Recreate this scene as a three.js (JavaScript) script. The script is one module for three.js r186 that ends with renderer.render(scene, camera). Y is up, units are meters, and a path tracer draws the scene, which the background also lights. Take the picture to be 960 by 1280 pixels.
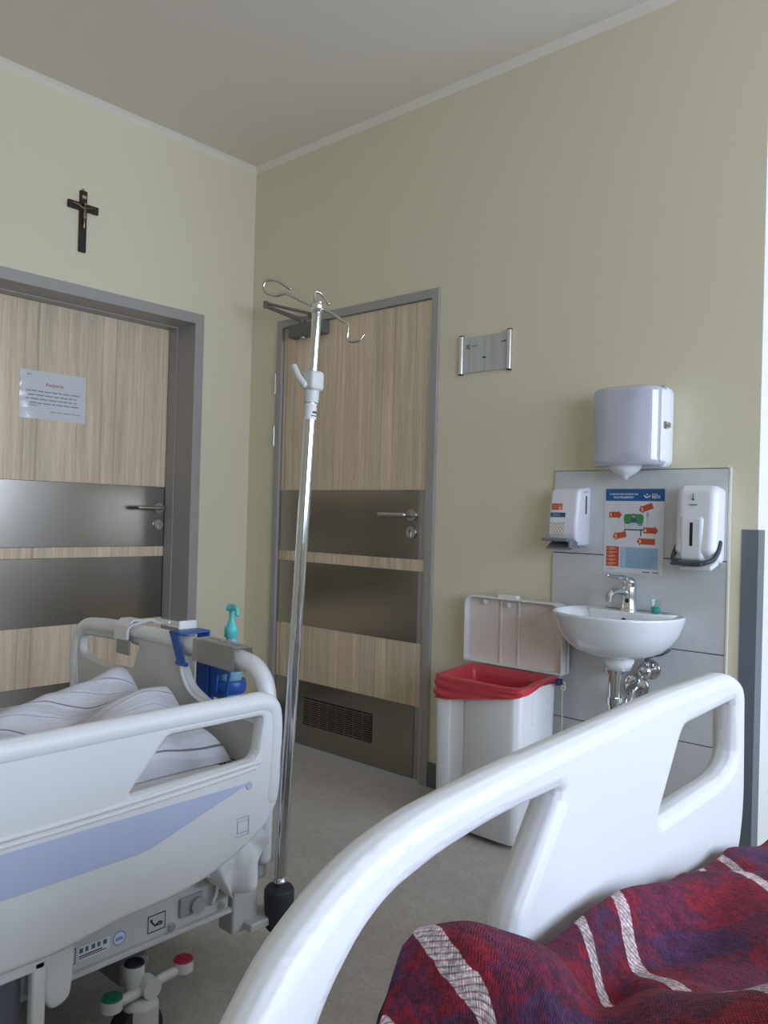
import * as THREE from 'three';
import { RoundedBoxGeometry } from 'three/addons/geometries/RoundedBoxGeometry.js';
import { mergeGeometries, mergeVertices, toCreasedNormals } from 'three/addons/utils/BufferGeometryUtils.js';
import { RectAreaLightUniformsLib } from 'three/addons/lights/RectAreaLightUniformsLib.js';

// ---------------------------------------------------------------- camera, sky, light, exposure
RectAreaLightUniformsLib.init();
const scene = new THREE.Scene();
const renderer = new THREE.WebGLRenderer({ antialias: true });
renderer.toneMapping = THREE.LinearToneMapping;
renderer.toneMappingExposure = 0.715;
renderer.shadowMap.enabled = true;

const camera = new THREE.PerspectiveCamera(2 * Math.atan(640 / 1009.48) * 180 / Math.PI, 960 / 1280, 0.05, 60);
{
  const yaw = 0.731996, pitch = 0.004767, roll = 0.0271;
  const F = new THREE.Vector3(-Math.sin(yaw) * Math.cos(pitch), Math.sin(pitch), -Math.cos(yaw) * Math.cos(pitch));
  const R = new THREE.Vector3().crossVectors(F, new THREE.Vector3(0, 1, 0)).normalize();
  const U = new THREE.Vector3().crossVectors(R, F);
  camera.up.copy(U.multiplyScalar(Math.cos(roll)).addScaledVector(R, -Math.sin(roll)));
  camera.position.set(3.2795, 1.1, 2.6035);
  camera.lookAt(camera.position.clone().add(F));
  scene.add(camera);
}
const SKY = new THREE.Color().setRGB(0.875, 1.03, 1.31);
scene.background = SKY.clone().multiplyScalar(2.6);            // even overcast sky

const WX = 5.0;                                                 // window wall
const WINDOWS = [[-0.85, 1.05], [1.45, 3.3]];                  // z ranges
const SILL = 0.82, HEAD = 2.2, CEIL = 2.855;
for (const [z0, z1] of WINDOWS) {                               // daylight at the openings
  const l = new THREE.RectAreaLight(SKY, 10.2, z1 - z0, HEAD - SILL);
  l.name = 'window_daylight';
  l.position.set(WX + 0.34, (SILL + HEAD) / 2 + 0.12, (z0 + z1) / 2);
  l.lookAt(0, -0.4, (z0 + z1) / 2);
  scene.add(l);
}

// ---------------------------------------------------------------- helpers
const V = (x, y, z) => new THREE.Vector3(x, y, z);
let seed = 7;
function rnd() { seed = (seed * 1664525 + 1013904223) >>> 0; return seed / 4294967296; }
function hash(ix, iy) { let h = (ix * 374761393 + iy * 668265263) | 0; h = Math.imul(h ^ (h >>> 13), 1274126177); return ((h ^ (h >>> 16)) >>> 0) / 4294967296; }
function noise(x, y, px = 0, py = 0) {
  const ix = Math.floor(x), iy = Math.floor(y), fx = x - ix, fy = y - iy;
  const m = (a, p) => p ? ((a % p) + p) % p : a;
  const s = fx * fx * (3 - 2 * fx), t = fy * fy * (3 - 2 * fy);
  const a = hash(m(ix, px), m(iy, py)), b = hash(m(ix + 1, px), m(iy, py)), c = hash(m(ix, px), m(iy + 1, py)), d = hash(m(ix + 1, px), m(iy + 1, py));
  return (a + (b - a) * s) * (1 - t) + (c + (d - c) * s) * t;
}
const sstep = (a, b, x) => { const t = Math.min(1, Math.max(0, (x - a) / (b - a))); return t * t * (3 - 2 * t); };
function tex(w, h, fn, srgb = true, rep = true) {
  const d = new Uint8Array(w * h * 4);
  for (let j = 0; j < h; j++) for (let i = 0; i < w; i++) {
    const c = fn(i / w, j / h, i, j), k = (j * w + i) * 4;
    for (let q = 0; q < 3; q++) d[k + q] = Math.max(0, Math.min(255, Array.isArray(c) ? c[q] : c));
    d[k + 3] = 255;
  }
  const t = new THREE.DataTexture(d, w, h);
  t.magFilter = THREE.LinearFilter; t.minFilter = THREE.LinearMipmapLinearFilter; t.generateMipmaps = true;
  if (rep) t.wrapS = t.wrapT = THREE.RepeatWrapping;
  if (srgb) t.colorSpace = THREE.SRGBColorSpace;
  t.needsUpdate = true;
  return t;
}
const mat = (color, roughness = 0.6, extra = {}) => new THREE.MeshPhysicalMaterial({ color, roughness, ...extra });
const metal = (color, roughness = 0.2, extra = {}) => new THREE.MeshPhysicalMaterial({ color, roughness, metalness: 1, ...extra });

const used = {};
function numbered(n) { const k = used[n] = (used[n] ?? -1) + 1; return k ? n + '_' + String(k).padStart(3, '0') : n; }
function shade(m) { m.castShadow = true; m.receiveShadow = true; return m; }
function tag(o, label, category, group) { o.userData.label = label; o.userData.category = category; if (group) o.userData.group = group; return o; }
// a thing: Group at its base; part geometries are given in world coordinates
function thing(name, label, category, base = [0, 0, 0], group) {
  const g = new THREE.Group(); g.name = numbered(name); g.position.set(...base); g.base = base;
  scene.add(g); return tag(g, label, category, group);
}
function struct(name, base = [0, 0, 0]) {
  const g = new THREE.Group(); g.name = name; g.position.set(...base); g.base = base; g.userData.kind = 'structure'; scene.add(g); return g;
}
function part(name, geo, m, parent, label) {
  const b = parent.base, g = Array.isArray(geo) ? merge(geo) : geo;
  g.translate(-b[0], -b[1], -b[2]);
  const o = shade(new THREE.Mesh(g, m)); o.name = name; o.base = b; parent.add(o);
  if (label) o.userData.label = label;
  return o;
}
function solo(name, geo, m, label, category, base = [0, 0, 0], group) {
  const g = Array.isArray(geo) ? merge(geo) : geo; g.translate(-base[0], -base[1], -base[2]);
  const o = shade(new THREE.Mesh(g, m)); o.name = numbered(name); o.base = base; o.position.set(...base); scene.add(o);
  return tag(o, label, category, group);
}
function merge(list) {
  return mergeGeometries(list.map((g) => { const q = g.index ? g.toNonIndexed() : g; for (const k of Object.keys(q.attributes)) if (!['position', 'normal', 'uv'].includes(k)) q.deleteAttribute(k); return q; }));
}
function bx(x0, x1, y0, y1, z0, z1) { const g = new THREE.BoxGeometry(x1 - x0, y1 - y0, z1 - z0); g.translate((x0 + x1) / 2, (y0 + y1) / 2, (z0 + z1) / 2); return g; }
function rb(x0, x1, y0, y1, z0, z1, r = 0.005, s = 3) { const g = new RoundedBoxGeometry(x1 - x0, y1 - y0, z1 - z0, s, r); g.translate((x0 + x1) / 2, (y0 + y1) / 2, (z0 + z1) / 2); return g; }
function rod(a, b, r0, r1 = r0, seg = 24) {
  const A = V(...a), B = V(...b), d = B.clone().sub(A);
  const g = new THREE.CylinderGeometry(r1, r0, d.length(), seg);
  g.applyQuaternion(new THREE.Quaternion().setFromUnitVectors(V(0, 1, 0), d.normalize())); g.translate((A.x + B.x) / 2, (A.y + B.y) / 2, (A.z + B.z) / 2);
  return g;
}
function tube(pts, r, n = 48, seg = 12, closed = false, tension = 0.5) {
  const c = new THREE.CatmullRomCurve3(pts.map((p) => V(...p)), closed, 'centripetal', tension);
  const g = new THREE.TubeGeometry(c, n, r, seg, closed);
  if (closed) return g;
  const caps = [0, 1].map((t) => { const s = new THREE.SphereGeometry(r, seg, 8); const p = c.getPoint(t); s.translate(p.x, p.y, p.z); return s; });
  return merge([g, ...caps]);
}
function lathe(profile, [x, y, z], seg = 40) { const g = new THREE.LatheGeometry(profile.map(([r, h]) => new THREE.Vector2(r, h)), seg); g.translate(x, y, z); return g; }
function shapeOf(pts, r = 0) {                                   // polygon with rounded corners (r: number or per point)
  const s = new THREE.Shape(), n = pts.length;
  for (let i = 0; i < n; i++) {
    const p = new THREE.Vector2(...pts[i]), a = new THREE.Vector2(...pts[(i + n - 1) % n]), b = new THREE.Vector2(...pts[(i + 1) % n]);
    const da = a.clone().sub(p), db = b.clone().sub(p), rr = Math.min(Array.isArray(r) ? r[i] : r, da.length() * 0.49, db.length() * 0.49);
    const s0 = p.clone().addScaledVector(da.normalize(), rr), s1 = p.clone().addScaledVector(db.normalize(), rr);
    if (i) s.lineTo(s0.x, s0.y); else s.moveTo(s0.x, s0.y);
    if (rr > 1e-5) s.quadraticCurveTo(p.x, p.y, s1.x, s1.y);
  }
  s.closePath(); return s;
}
function ext(shape, d, bevel = 0, seg = 3) {
  return new THREE.ExtrudeGeometry(shape, { depth: Math.max(1e-4, d - 2 * bevel), bevelEnabled: bevel > 0, bevelThickness: bevel, bevelSize: bevel, bevelOffset: -bevel, bevelSegments: seg, curveSegments: 10 }).translate(0, 0, bevel);
}
function extZ(shape, z0, z1, bevel = 0, seg = 3) { return ext(shape, z1 - z0, bevel, seg).translate(0, 0, z0); }         // shape in (x, y)
function extX(shape, x0, x1, bevel = 0, seg = 3) {              // shape in (-z, y), extruded along x
  const g = ext(shape, x1 - x0, bevel, seg);
  g.applyMatrix4(new THREE.Matrix4().makeBasis(V(0, 0, -1), V(0, 1, 0), V(1, 0, 0)));
  return g.translate(x0, 0, 0);
}
function extY(shape, y0, y1, bevel = 0, seg = 3) {              // shape in (x, -z), extruded along y
  const g = ext(shape, y1 - y0, bevel, seg);
  g.applyMatrix4(new THREE.Matrix4().makeBasis(V(1, 0, 0), V(0, 0, -1), V(0, 1, 0)));
  return g.translate(0, y0, 0);
}
const zy = (pts) => pts.map(([z, y]) => [-z, y]);
function boxUV(g, s = 1, ou = 0, ov = 0) {                      // uv in metres by facing
  if (g.index) g = g.toNonIndexed();
  const p = g.attributes.position, n = g.attributes.normal, uv = new Float32Array(p.count * 2);
  for (let i = 0; i < p.count; i++) {
    const ax = Math.abs(n.getX(i)), ay = Math.abs(n.getY(i)), az = Math.abs(n.getZ(i));
    const [u, v] = ax > ay && ax > az ? [p.getZ(i), p.getY(i)] : ay > az ? [p.getX(i), p.getZ(i)] : [p.getX(i), p.getY(i)];
    uv[i * 2] = u * s + ou; uv[i * 2 + 1] = v * s + ov;
  }
  g.setAttribute('uv', new THREE.BufferAttribute(uv, 2)); return g;
}
function holed(pts, holes) { const s = shapeOf(pts); for (const h of holes) s.holes.push(shapeOf(h)); return s; }
function canvasTex(w, h, draw) {
  const c = document.createElement('canvas'); c.width = w; c.height = h; draw(c.getContext('2d'), w, h);
  const t = new THREE.CanvasTexture(c); t.colorSpace = THREE.SRGBColorSpace; return t;
}
// flat print with its own thickness; corners of the front face lower-left, right vector, up vector
function sheetFacing(axis, a0, a1, y0, y1, at, th) {            // axis 'z': faces +z, axis 'x': faces +x
  const g = axis === 'z' ? bx(a0, a1, y0, y1, at, at + th) : bx(at, at + th, y0, y1, a0, a1);
  const p = g.attributes.position, uv = g.attributes.uv;
  for (let i = 0; i < p.count; i++) {
    const u = axis === 'z' ? (p.getX(i) - a0) / (a1 - a0) : 1 - (p.getZ(i) - a0) / (a1 - a0);
    uv.setXY(i, u, (p.getY(i) - y0) / (y1 - y0));
  }
  return g;
}

// ---------------------------------------------------------------- materials
const wallBump = tex(256, 256, (u, v) => 128 + 60 * (noise(u * 64, v * 64, 64, 64) - 0.5) + 60 * (noise(u * 128, v * 128, 128, 128) - 0.5), false);
const M = {};
M.wall = mat(new THREE.Color().setRGB(0.77, 0.705, 0.525), 0.75, { bumpMap: wallBump, bumpScale: 0.0004 });
M.sideWall = mat(new THREE.Color().setRGB(0.8, 0.8, 0.77), 0.7);
M.ceiling = mat(new THREE.Color().setRGB(0.83, 0.765, 0.67), 0.9);
M.cove = mat(new THREE.Color().setRGB(0.85, 0.79, 0.69), 0.7);
const floorT = tex(512, 512, (u, v) => {
  const a = noise(u * 6, v * 6, 6, 6), b = noise(u * 40, v * 40, 40, 40), c = noise(u * 200, v * 200, 200, 200);
  const k = 192 + 8 * (a - 0.5) + 10 * (b - 0.5) + 20 * (c - 0.5); return [k, k * 0.965, k * 0.93];
});
M.floor = mat(0xffffff, 0.42, { map: floorT });
const woodT = tex(1024, 512, (u, v) => {
  const w = u + 0.0035 * (noise(v * 3, u * 8, 3, 8) - 0.5) + 0.0012 * Math.sin(v * 12.566);
  const bands = noise(w * 11, 0.5 + v * 1, 11, 1), mid = noise(w * 38, v * 2, 38, 2), fine = noise(w * 170, v * 5, 170, 5), pore = noise(w * 420, v * 24, 420, 24);
  let k = 0.83 + 0.07 * (bands - 0.5) + 0.08 * (mid - 0.5) + 0.07 * (fine - 0.5) + 0.06 * (pore - 0.5);
  const ln = (f, o) => { const t = w * f + o, c = Math.floor(t), q = t - c - 0.2 - 0.6 * hash(((c % f) + f) % f, o * 10); return hash(((c % f) + f) % f, o * 31 + 5) > 0.4 ? Math.exp(-((q / 0.055) ** 2)) * (0.4 + 0.6 * hash(((c % f) + f) % f, 77)) : 0; };
  const line = Math.min(1, ln(13, 1) + ln(21, 2) * 0.8); k -= 0.15 * line * (0.65 + 0.5 * noise(w * 200, v * 4, 200, 4));
  const red = 0.016 * (bands - 0.5) + 0.02 * line;
  k *= 1.07; return [k * 252 + red * 255, k * 229, k * 196 - red * 120];
});
M.wood = mat(0xffffff, 0.5, { map: woodT });
M.steel = metal(new THREE.Color().setRGB(0.37, 0.345, 0.305), 0.24);
M.frame = mat(new THREE.Color().setRGB(0.38, 0.36, 0.34), 0.38);
M.chrome = metal(0xd8dadc, 0.12);
M.satin = metal(0xc4c2bd, 0.3);
M.darkgap = mat(0x161616, 0.8);
M.skirting = mat(new THREE.Color().setRGB(0.13, 0.13, 0.135), 0.5);
const tileT = tex(256, 256, (u, v) => { const k = 210 + 5 * (noise(u * 5, v * 5, 5, 5) - 0.5) + 5 * (noise(u * 60, v * 60, 60, 60) - 0.5); return [k, k, k]; });
M.tile = mat(0xffffff, 0.3, { map: tileT });
M.grout = mat(0x4c4c4c, 0.8);
M.whiteEdge = mat(0xdcdccf, 0.5);
M.white = mat(0xe4e6e8, 0.35);
M.ceramic = mat(0xe9ebec, 0.08, { clearcoat: 0.6, clearcoatRoughness: 0.03 });
M.bed = mat(new THREE.Color().setRGB(0.76, 0.765, 0.77), 0.38);
M.bedGrey = mat(new THREE.Color().setRGB(0.6, 0.59, 0.565), 0.45);
M.bedFrame = mat(new THREE.Color().setRGB(0.6, 0.6, 0.59), 0.45);
M.black = mat(0x17181b, 0.5);
M.guard = mat(new THREE.Color().setRGB(0.155, 0.175, 0.205), 0.5);

// ---------------------------------------------------------------- the room
const D2 = { x0: 0.212, x1: 1.222, top: 2.043 };                // door 2 frame outside
const D1 = { z0: 0.302, z1: 1.53, top: 2.045 };                 // door 1 frame outside
const CX = 2.48, NZ = -1.5, BZ = 4.8, LW = -0.26;
{
  const f = struct('floor'); part('floor_sheet', boxUV(bx(LW, WX + 0.3, -0.1, 0, NZ - 0.2, BZ + 0.2), 1), M.floor, f);
  const c = struct('ceiling'); part('ceiling_slab', bx(LW, WX + 0.3, CEIL, CEIL + 0.15, NZ - 0.2, BZ + 0.2), M.ceiling, c);
  const wl = struct('wall_left');
  part('wall_surface', boxUV(extX(shapeOf(zy([[-0.2, 0], [D1.z0 + 0.01, 0], [D1.z0 + 0.01, D1.top - 0.01], [D1.z1 - 0.01, D1.top - 0.01], [D1.z1 - 0.01, 0], [BZ, 0], [BZ, CEIL], [-0.2, CEIL]])), LW, 0), 1), M.wall, wl);
  const wb = struct('wall_back');
  part('wall_surface', boxUV(extZ(shapeOf([[0, 0], [D2.x0 + 0.01, 0], [D2.x0 + 0.01, D2.top - 0.01], [D2.x1 - 0.01, D2.top - 0.01], [D2.x1 - 0.01, 0], [CX - 0.161, 0], [CX - 0.161, CEIL], [0, CEIL]]), -0.16, 0), 1), M.wall, wb);
  part('wall_end', boxUV(bx(CX - 0.161, CX - 0.001, 0, CEIL, -0.0004, 0), 1), M.wall, wb);
  const wn = struct('wall_niche'); part('wall_surface', boxUV(bx(CX - 0.16, CX, 0, CEIL, NZ, -0.0005), 1), M.sideWall, wn);
  const we = struct('wall_niche_end'); part('wall_surface', boxUV(bx(CX - 0.16, WX, 0, CEIL, NZ - 0.15, NZ), 1), M.wall, we);
  const wr = struct('wall_rear'); part('wall_surface', boxUV(bx(LW, WX, 0, CEIL, BZ, BZ + 0.15), 1), M.wall, wr);
  const ww = struct('wall_right');
  part('wall_surface', boxUV(extX(holed(zy([[NZ - 0.15, 0], [BZ + 0.15, 0], [BZ + 0.15, CEIL], [NZ - 0.15, CEIL]]), WINDOWS.map(([a, b]) => zy([[a, SILL], [b, SILL], [b, HEAD], [a, HEAD]]))), WX, WX + 0.25), 1), M.wall, ww);
  const glass = mat(0xffffff, 0, { transmission: 1, thickness: 0, ior: 1.45 });
  WINDOWS.forEach(([a, b], i) => {
    const w = struct('window_' + (i + 1), [WX + 0.1, SILL, (a + b) / 2]), m = (a + b) / 2, t = 0.055;
    const bars = [bx(WX + 0.1, WX + 0.16, SILL, SILL + t, a, b), bx(WX + 0.1, WX + 0.16, HEAD - t, HEAD, a, b), bx(WX + 0.1, WX + 0.16, SILL + t, HEAD - t, a, a + t), bx(WX + 0.1, WX + 0.16, SILL + t, HEAD - t, b - t, b), bx(WX + 0.1, WX + 0.16, SILL + t, HEAD - t, m - 0.06, m + 0.06)];
    part('window_frame', bars, M.white, w);
    for (const [p, q] of [[a + t, m - 0.06], [m + 0.06, b - t]]) part('pane', bx(WX + 0.128, WX + 0.132, SILL + t, HEAD - t, p, q), glass, w);
    part('window_sill', rb(WX - 0.12, WX + 0.1, SILL - 0.03, SILL, a - 0.04, b + 0.04, 0.008), M.white, w);
  });
  // coving
  const cv = (n, geo) => { const t = struct(n); part('coving', geo, M.cove, t); };
  cv('trim_1', extX(shapeOf(zy([[0, CEIL], [0.026, CEIL], [0.012, CEIL - 0.011], [0, CEIL - 0.024]])), 0, CX + 0.02).translate(0, 0, 0));
  cv('trim_2', extZ(shapeOf([[0, CEIL], [0.026, CEIL], [0.012, CEIL - 0.011], [0, CEIL - 0.024]]), 0, BZ));
  // skirting
  const b1 = struct('baseboard_back'); part('skirting', [rb(D2.x1 + 0.001, 1.775, 0, 0.1, 0, 0.012, 0.004), rb(0.0, D2.x0 - 0.001, 0, 0.1, 0, 0.012, 0.004)], M.skirting, b1);
  const b2 = struct('baseboard_left'); part('skirting', [rb(0, 0.012, 0, 0.1, 0.012, D1.z0 - 0.001, 0.004), rb(0, 0.012, 0, 0.1, D1.z1 + 0.001, BZ, 0.004)], M.skirting, b2);
}

// ---------------------------------------------------------------- doors
// stripe heights shared by both doors: wood and steel fields
const FIELDS = [['wood_panel', 1.212, 2.003], ['steel_plate', 0.921, 1.212], ['wood_panel', 0.872, 0.921], ['steel_plate', 0.572, 0.872], ['wood_panel', 0.31, 0.572], ['steel_plate', 0.008, 0.31]];
function handleZ(x, y, z, dir, parent) {                        // lever handle on a face z, pointing to dir (-1: towards smaller x)
  const h = part('handle', [rod([x, y, z], [x, y, z + 0.009], 0.026, 0.025, 32), tube([[x, y, z + 0.006], [x, y, z + 0.035], [x, y, z + 0.052], [x + dir * 0.012, y, z + 0.06], [x + dir * 0.05, y, z + 0.06], [x + dir * 0.135, y, z + 0.058]], 0.0095, 40)], M.satin, parent, 'brushed steel lever handle');
  part('lock_rosette', [rod([x, y - 0.072, z], [x, y - 0.072, z + 0.008], 0.026, 0.025, 32)], M.satin, parent);
  part('lock_cylinder', [rod([x, y - 0.066, z + 0.002], [x, y - 0.066, z + 0.013], 0.0085), rb(x - 0.005, x + 0.005, y - 0.092, y - 0.066, z + 0.002, z + 0.012, 0.002)], M.chrome, parent);
  return h;
}
{
  const d = struct('door_2', [0.72, 0, 0]);
  const { x0, x1, top } = D2, fw = 0.038;
  part('door_frame', [extZ(shapeOf([[x0, 0], [x0 + fw, 0], [x0 + fw, top - fw], [x1 - fw, top - fw], [x1 - fw, 0], [x1, 0], [x1, top], [x0, top]]), -0.1, 0.014, 0.003)], M.frame, d, 'grey painted steel frame');
  const leaf = part('leaf', bx(x0 + fw + 0.003, x1 - fw - 0.004, 0.008, top - fw - 0.002, -0.045, -0.004), M.frame, d);
  const lx0 = x0 + fw + 0.006, lx1 = x1 - fw - 0.012;
  for (const [n, y0, y1] of FIELDS) {
    if (n === 'wood_panel') part(n, boxUV(bx(lx0, lx1, y0 + 0.0007, y1 - 0.0007, -0.006, -0.0005), 1, 0.13, 0.1), M.wood, leaf);
    else part(n, boxUV(rb(lx0, lx1 - 0.034, y0 + 0.0005, y1 - 0.0005, -0.006, 0.0006, 0.0008, 1), 1), M.steel, leaf);
  }
  part('edge_strip', rb(lx1 - 0.004, lx1 + 0.008, 0.01, 2.0, -0.03, 0.003, 0.002), M.satin, leaf);
  part('gap_seal', bx(x1 - fw - 0.0045, x1 - fw - 0.0005, 0.01, 2.0, -0.04, 0.0), M.darkgap, leaf);
  handleZ(1.1, 1.106, 0.0005, -1, d);
  // ventilation grille: dark backing, frame and louvres
  const gx0 = 0.462, gx1 = 0.905, gy0 = 0.108, gy1 = 0.236;
  const gr = part('vent_grille', bx(gx0, gx1, gy0, gy1, -0.004, 0.0012), M.darkgap, d);
  for (let i = 0; i < 12; i++) { const y = gy0 + 0.006 + i * (gy1 - gy0 - 0.01) / 12; const g = rb(gx0 + 0.002, gx1 - 0.002, -0.0026, 0.0026, -0.0015, 0.0015, 0.0006, 1); g.rotateX(0.5); g.translate(0, y + 0.004, 0.0035); part('louvre', g, M.steel, gr); }
  for (let i = 1; i < 8; i++) { const x = gx0 + (gx1 - gx0) * i / 8; part('grille_bar', bx(x - 0.0015, x + 0.0015, gy0, gy1, 0.001, 0.0035), M.steel, gr); }
  for (const y of [1.735, 1.478]) part('hinge', [rod([x0 - 0.004, y - 0.05, 0.014], [x0 - 0.004, y + 0.05, 0.014], 0.005), bx(x0 - 0.006, x0 + 0.01, y - 0.045, y + 0.045, 0.008, 0.0155)], M.satin, d, 'steel hinge knuckle');
  // overhead closer with folded arm
  const cl = part('door_closer', rb(0.335, 0.57, 1.938, 2.0, -0.001, 0.05, 0.006), mat(new THREE.Color().setRGB(0.14, 0.14, 0.125), 0.45), d, 'dark grey door closer body');
  const arm = mat(new THREE.Color().setRGB(0.16, 0.15, 0.13), 0.4);
  part('closer_arm', [tube([[0.41, 2.003, 0.03], [0.41, 2.02, 0.034], [0.385, 2.03, 0.045], [0.252, 2.09, 0.122]], 0.0095, 30), rod([0.41, 1.99, 0.028], [0.41, 2.02, 0.028], 0.013)], arm, cl);
  part('closer_rod', [tube([[0.25, 2.106, 0.122], [0.34, 2.078, 0.082], [0.48, 2.038, 0.02]], 0.007, 30), rod([0.251, 2.082, 0.122], [0.251, 2.113, 0.122], 0.012), rb(0.45, 0.51, 2.022, 2.04, 0.012, 0.03, 0.004)], arm, cl);
  part('closer_valve', rod([0.42, 1.93, 0.028], [0.42, 1.94, 0.028], 0.014), M.satin, cl);
}
{
  const d = struct('door_1', [-0.1, 0, 0.92]);
  const { z0, z1, top } = D1, fw = 0.05, lx = -0.2;
  part('door_frame', [extX(shapeOf(zy([[z0, 0], [z0 + fw, 0], [z0 + fw, top - fw], [z1 - fw, top - fw], [z1 - fw, 0], [z1, 0], [z1, top], [z0, top]])), lx - 0.04, 0.014, 0.003)], M.frame, d, 'grey painted deep steel frame');
  part('door_stop', [extX(shapeOf(zy([[z0 + fw - 0.001, 0], [z0 + fw + 0.006, 0], [z0 + fw + 0.006, top - fw - 0.006], [z1 - fw - 0.006, top - fw - 0.006], [z1 - fw - 0.006, 0], [z1 - fw + 0.001, 0], [z1 - fw + 0.001, top - fw + 0.001], [z0 + fw - 0.001, top - fw + 0.001]])), lx + 0.004, lx + 0.07)], M.frame, d);
  const a0 = z0 + fw + 0.006, a1 = z1 - fw - 0.006;
  const leaf = part('leaf', bx(lx - 0.045, lx - 0.005, 0.008, 1.992, a0 - 0.003, a1 + 0.003), M.darkgap, d);
  for (const [n, y0, y1] of FIELDS) {
    const t = Math.min(y1, 1.99);
    if (n === 'wood_panel') part(n, boxUV(bx(lx - 0.006, lx, y0 + 0.0007, t - 0.0007, a0, a1), 1, 0.4, 0.55), M.wood, leaf);
    else part(n, boxUV(rb(lx - 0.006, lx + 0.0012, y0 + 0.0005, t - 0.0005, a0 + 0.003, a1, 0.0008, 1), 1), M.steel, leaf);
  }
  const y = 1.108, z = 0.392, x = lx + 0.001;
  part('handle', [rod([x, y, z], [x + 0.009, y, z], 0.026, 0.025, 32), tube([[x + 0.006, y, z], [x + 0.035, y, z], [x + 0.052, y, z], [x + 0.06, y, z + 0.012], [x + 0.06, y, z + 0.05], [x + 0.058, y, z + 0.135]], 0.0095, 40)], M.satin, d, 'brushed steel lever handle');
  part('lock_rosette', rod([x, y - 0.08, z], [x + 0.008, y - 0.08, z], 0.026, 0.025, 32), M.satin, d);
  part('lock_cylinder', [rod([x + 0.002, y - 0.075, z], [x + 0.013, y - 0.075, z], 0.0085), rb(x + 0.002, x + 0.012, y - 0.1, y - 0.075, z - 0.005, z + 0.005, 0.002)], M.chrome, d);
}
// corner guard on the outer corner
{
  const g = solo('corner_guard', extY(shapeOf([[2.434, 0], [2.434, -0.003], [2.483, -0.003], [2.483, 0.058], [2.48, 0.058], [2.48, 0]], 0), 0.0, 1.088), M.guard, 'blue-grey plastic guard strip up the outer wall corner', 'corner guard');
}

// ---------------------------------------------------------------- tiled splashback
{
  const t = struct('wall_tiles', [2.08, 0, 0]);
  const x0 = 1.778, x1 = 2.392, ys = [0.105, 0.3985, 0.692, 0.9855, 1.279], e = 0.0016;
  part('grout_bed', bx(x0 + 0.002, x1 - 0.002, 0, 1.276, -0.002, 0.006), M.grout, t);
  part('tile', boxUV(rb(x0, x1, 0, ys[0] - e, 0, 0.01, 0.0012, 1), 1), M.tile, t);
  for (let i = 0; i < 4; i++) part('tile', boxUV(rb(x0, x1, ys[i] + e, ys[i + 1] - e, 0, 0.01, 0.0012, 1), 1, i * 0.37, 0), M.tile, t);
  part('edge_trim', [rb(x1 + 0.0005, x1 + 0.0085, 0, 1.281, 0, 0.0115, 0.002, 1), rb(x0, x1, 1.2795, 1.2835, 0, 0.0115, 0.0015, 1)], M.whiteEdge, t);
}

// ---------------------------------------------------------------- wall pieces
{ // crucifix on the left wall
  const z = 0.93, c = thing('crucifix', 'small dark wooden crucifix with metal figure on the wall above the door', 'crucifix', [0, 2.19, z]);
  const wd = mat(0x2a1b14, 0.55), brass = metal(0x8d7f68, 0.35);
  part('cross', [rb(0.001, 0.014, 2.187, 2.447, z - 0.0155, z + 0.0155, 0.002), rb(0.001, 0.0139, 2.362, 2.394, z - 0.068, z + 0.068, 0.002)], wd, c);
  part('hanger', tube([[0.006, 2.447, z - 0.006], [0.006, 2.458, z], [0.006, 2.447, z + 0.006]], 0.0012, 16, 6), brass, c);
  part('title_plate', rb(0.0135, 0.0155, 2.413, 2.427, z - 0.011, z + 0.008, 0.0006, 1), metal(0xd8d4c8, 0.25), c);
  part('figure', [tube([[0.018, 2.384, z + 0.048], [0.02, 2.376, z + 0.02], [0.022, 2.368, z], [0.02, 2.376, z - 0.02], [0.018, 2.384, z - 0.048]], 0.003, 30, 8), tube([[0.021, 2.372, z], [0.022, 2.345, z], [0.021, 2.33, z]], 0.0075, 20, 10), tube([[0.021, 2.332, z], [0.023, 2.31, z + 0.001], [0.019, 2.288, z]], 0.0048, 20, 8), new THREE.SphereGeometry(0.008, 14, 10).translate(0.024, 2.386, z - 0.001)], brass, c);
}
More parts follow.
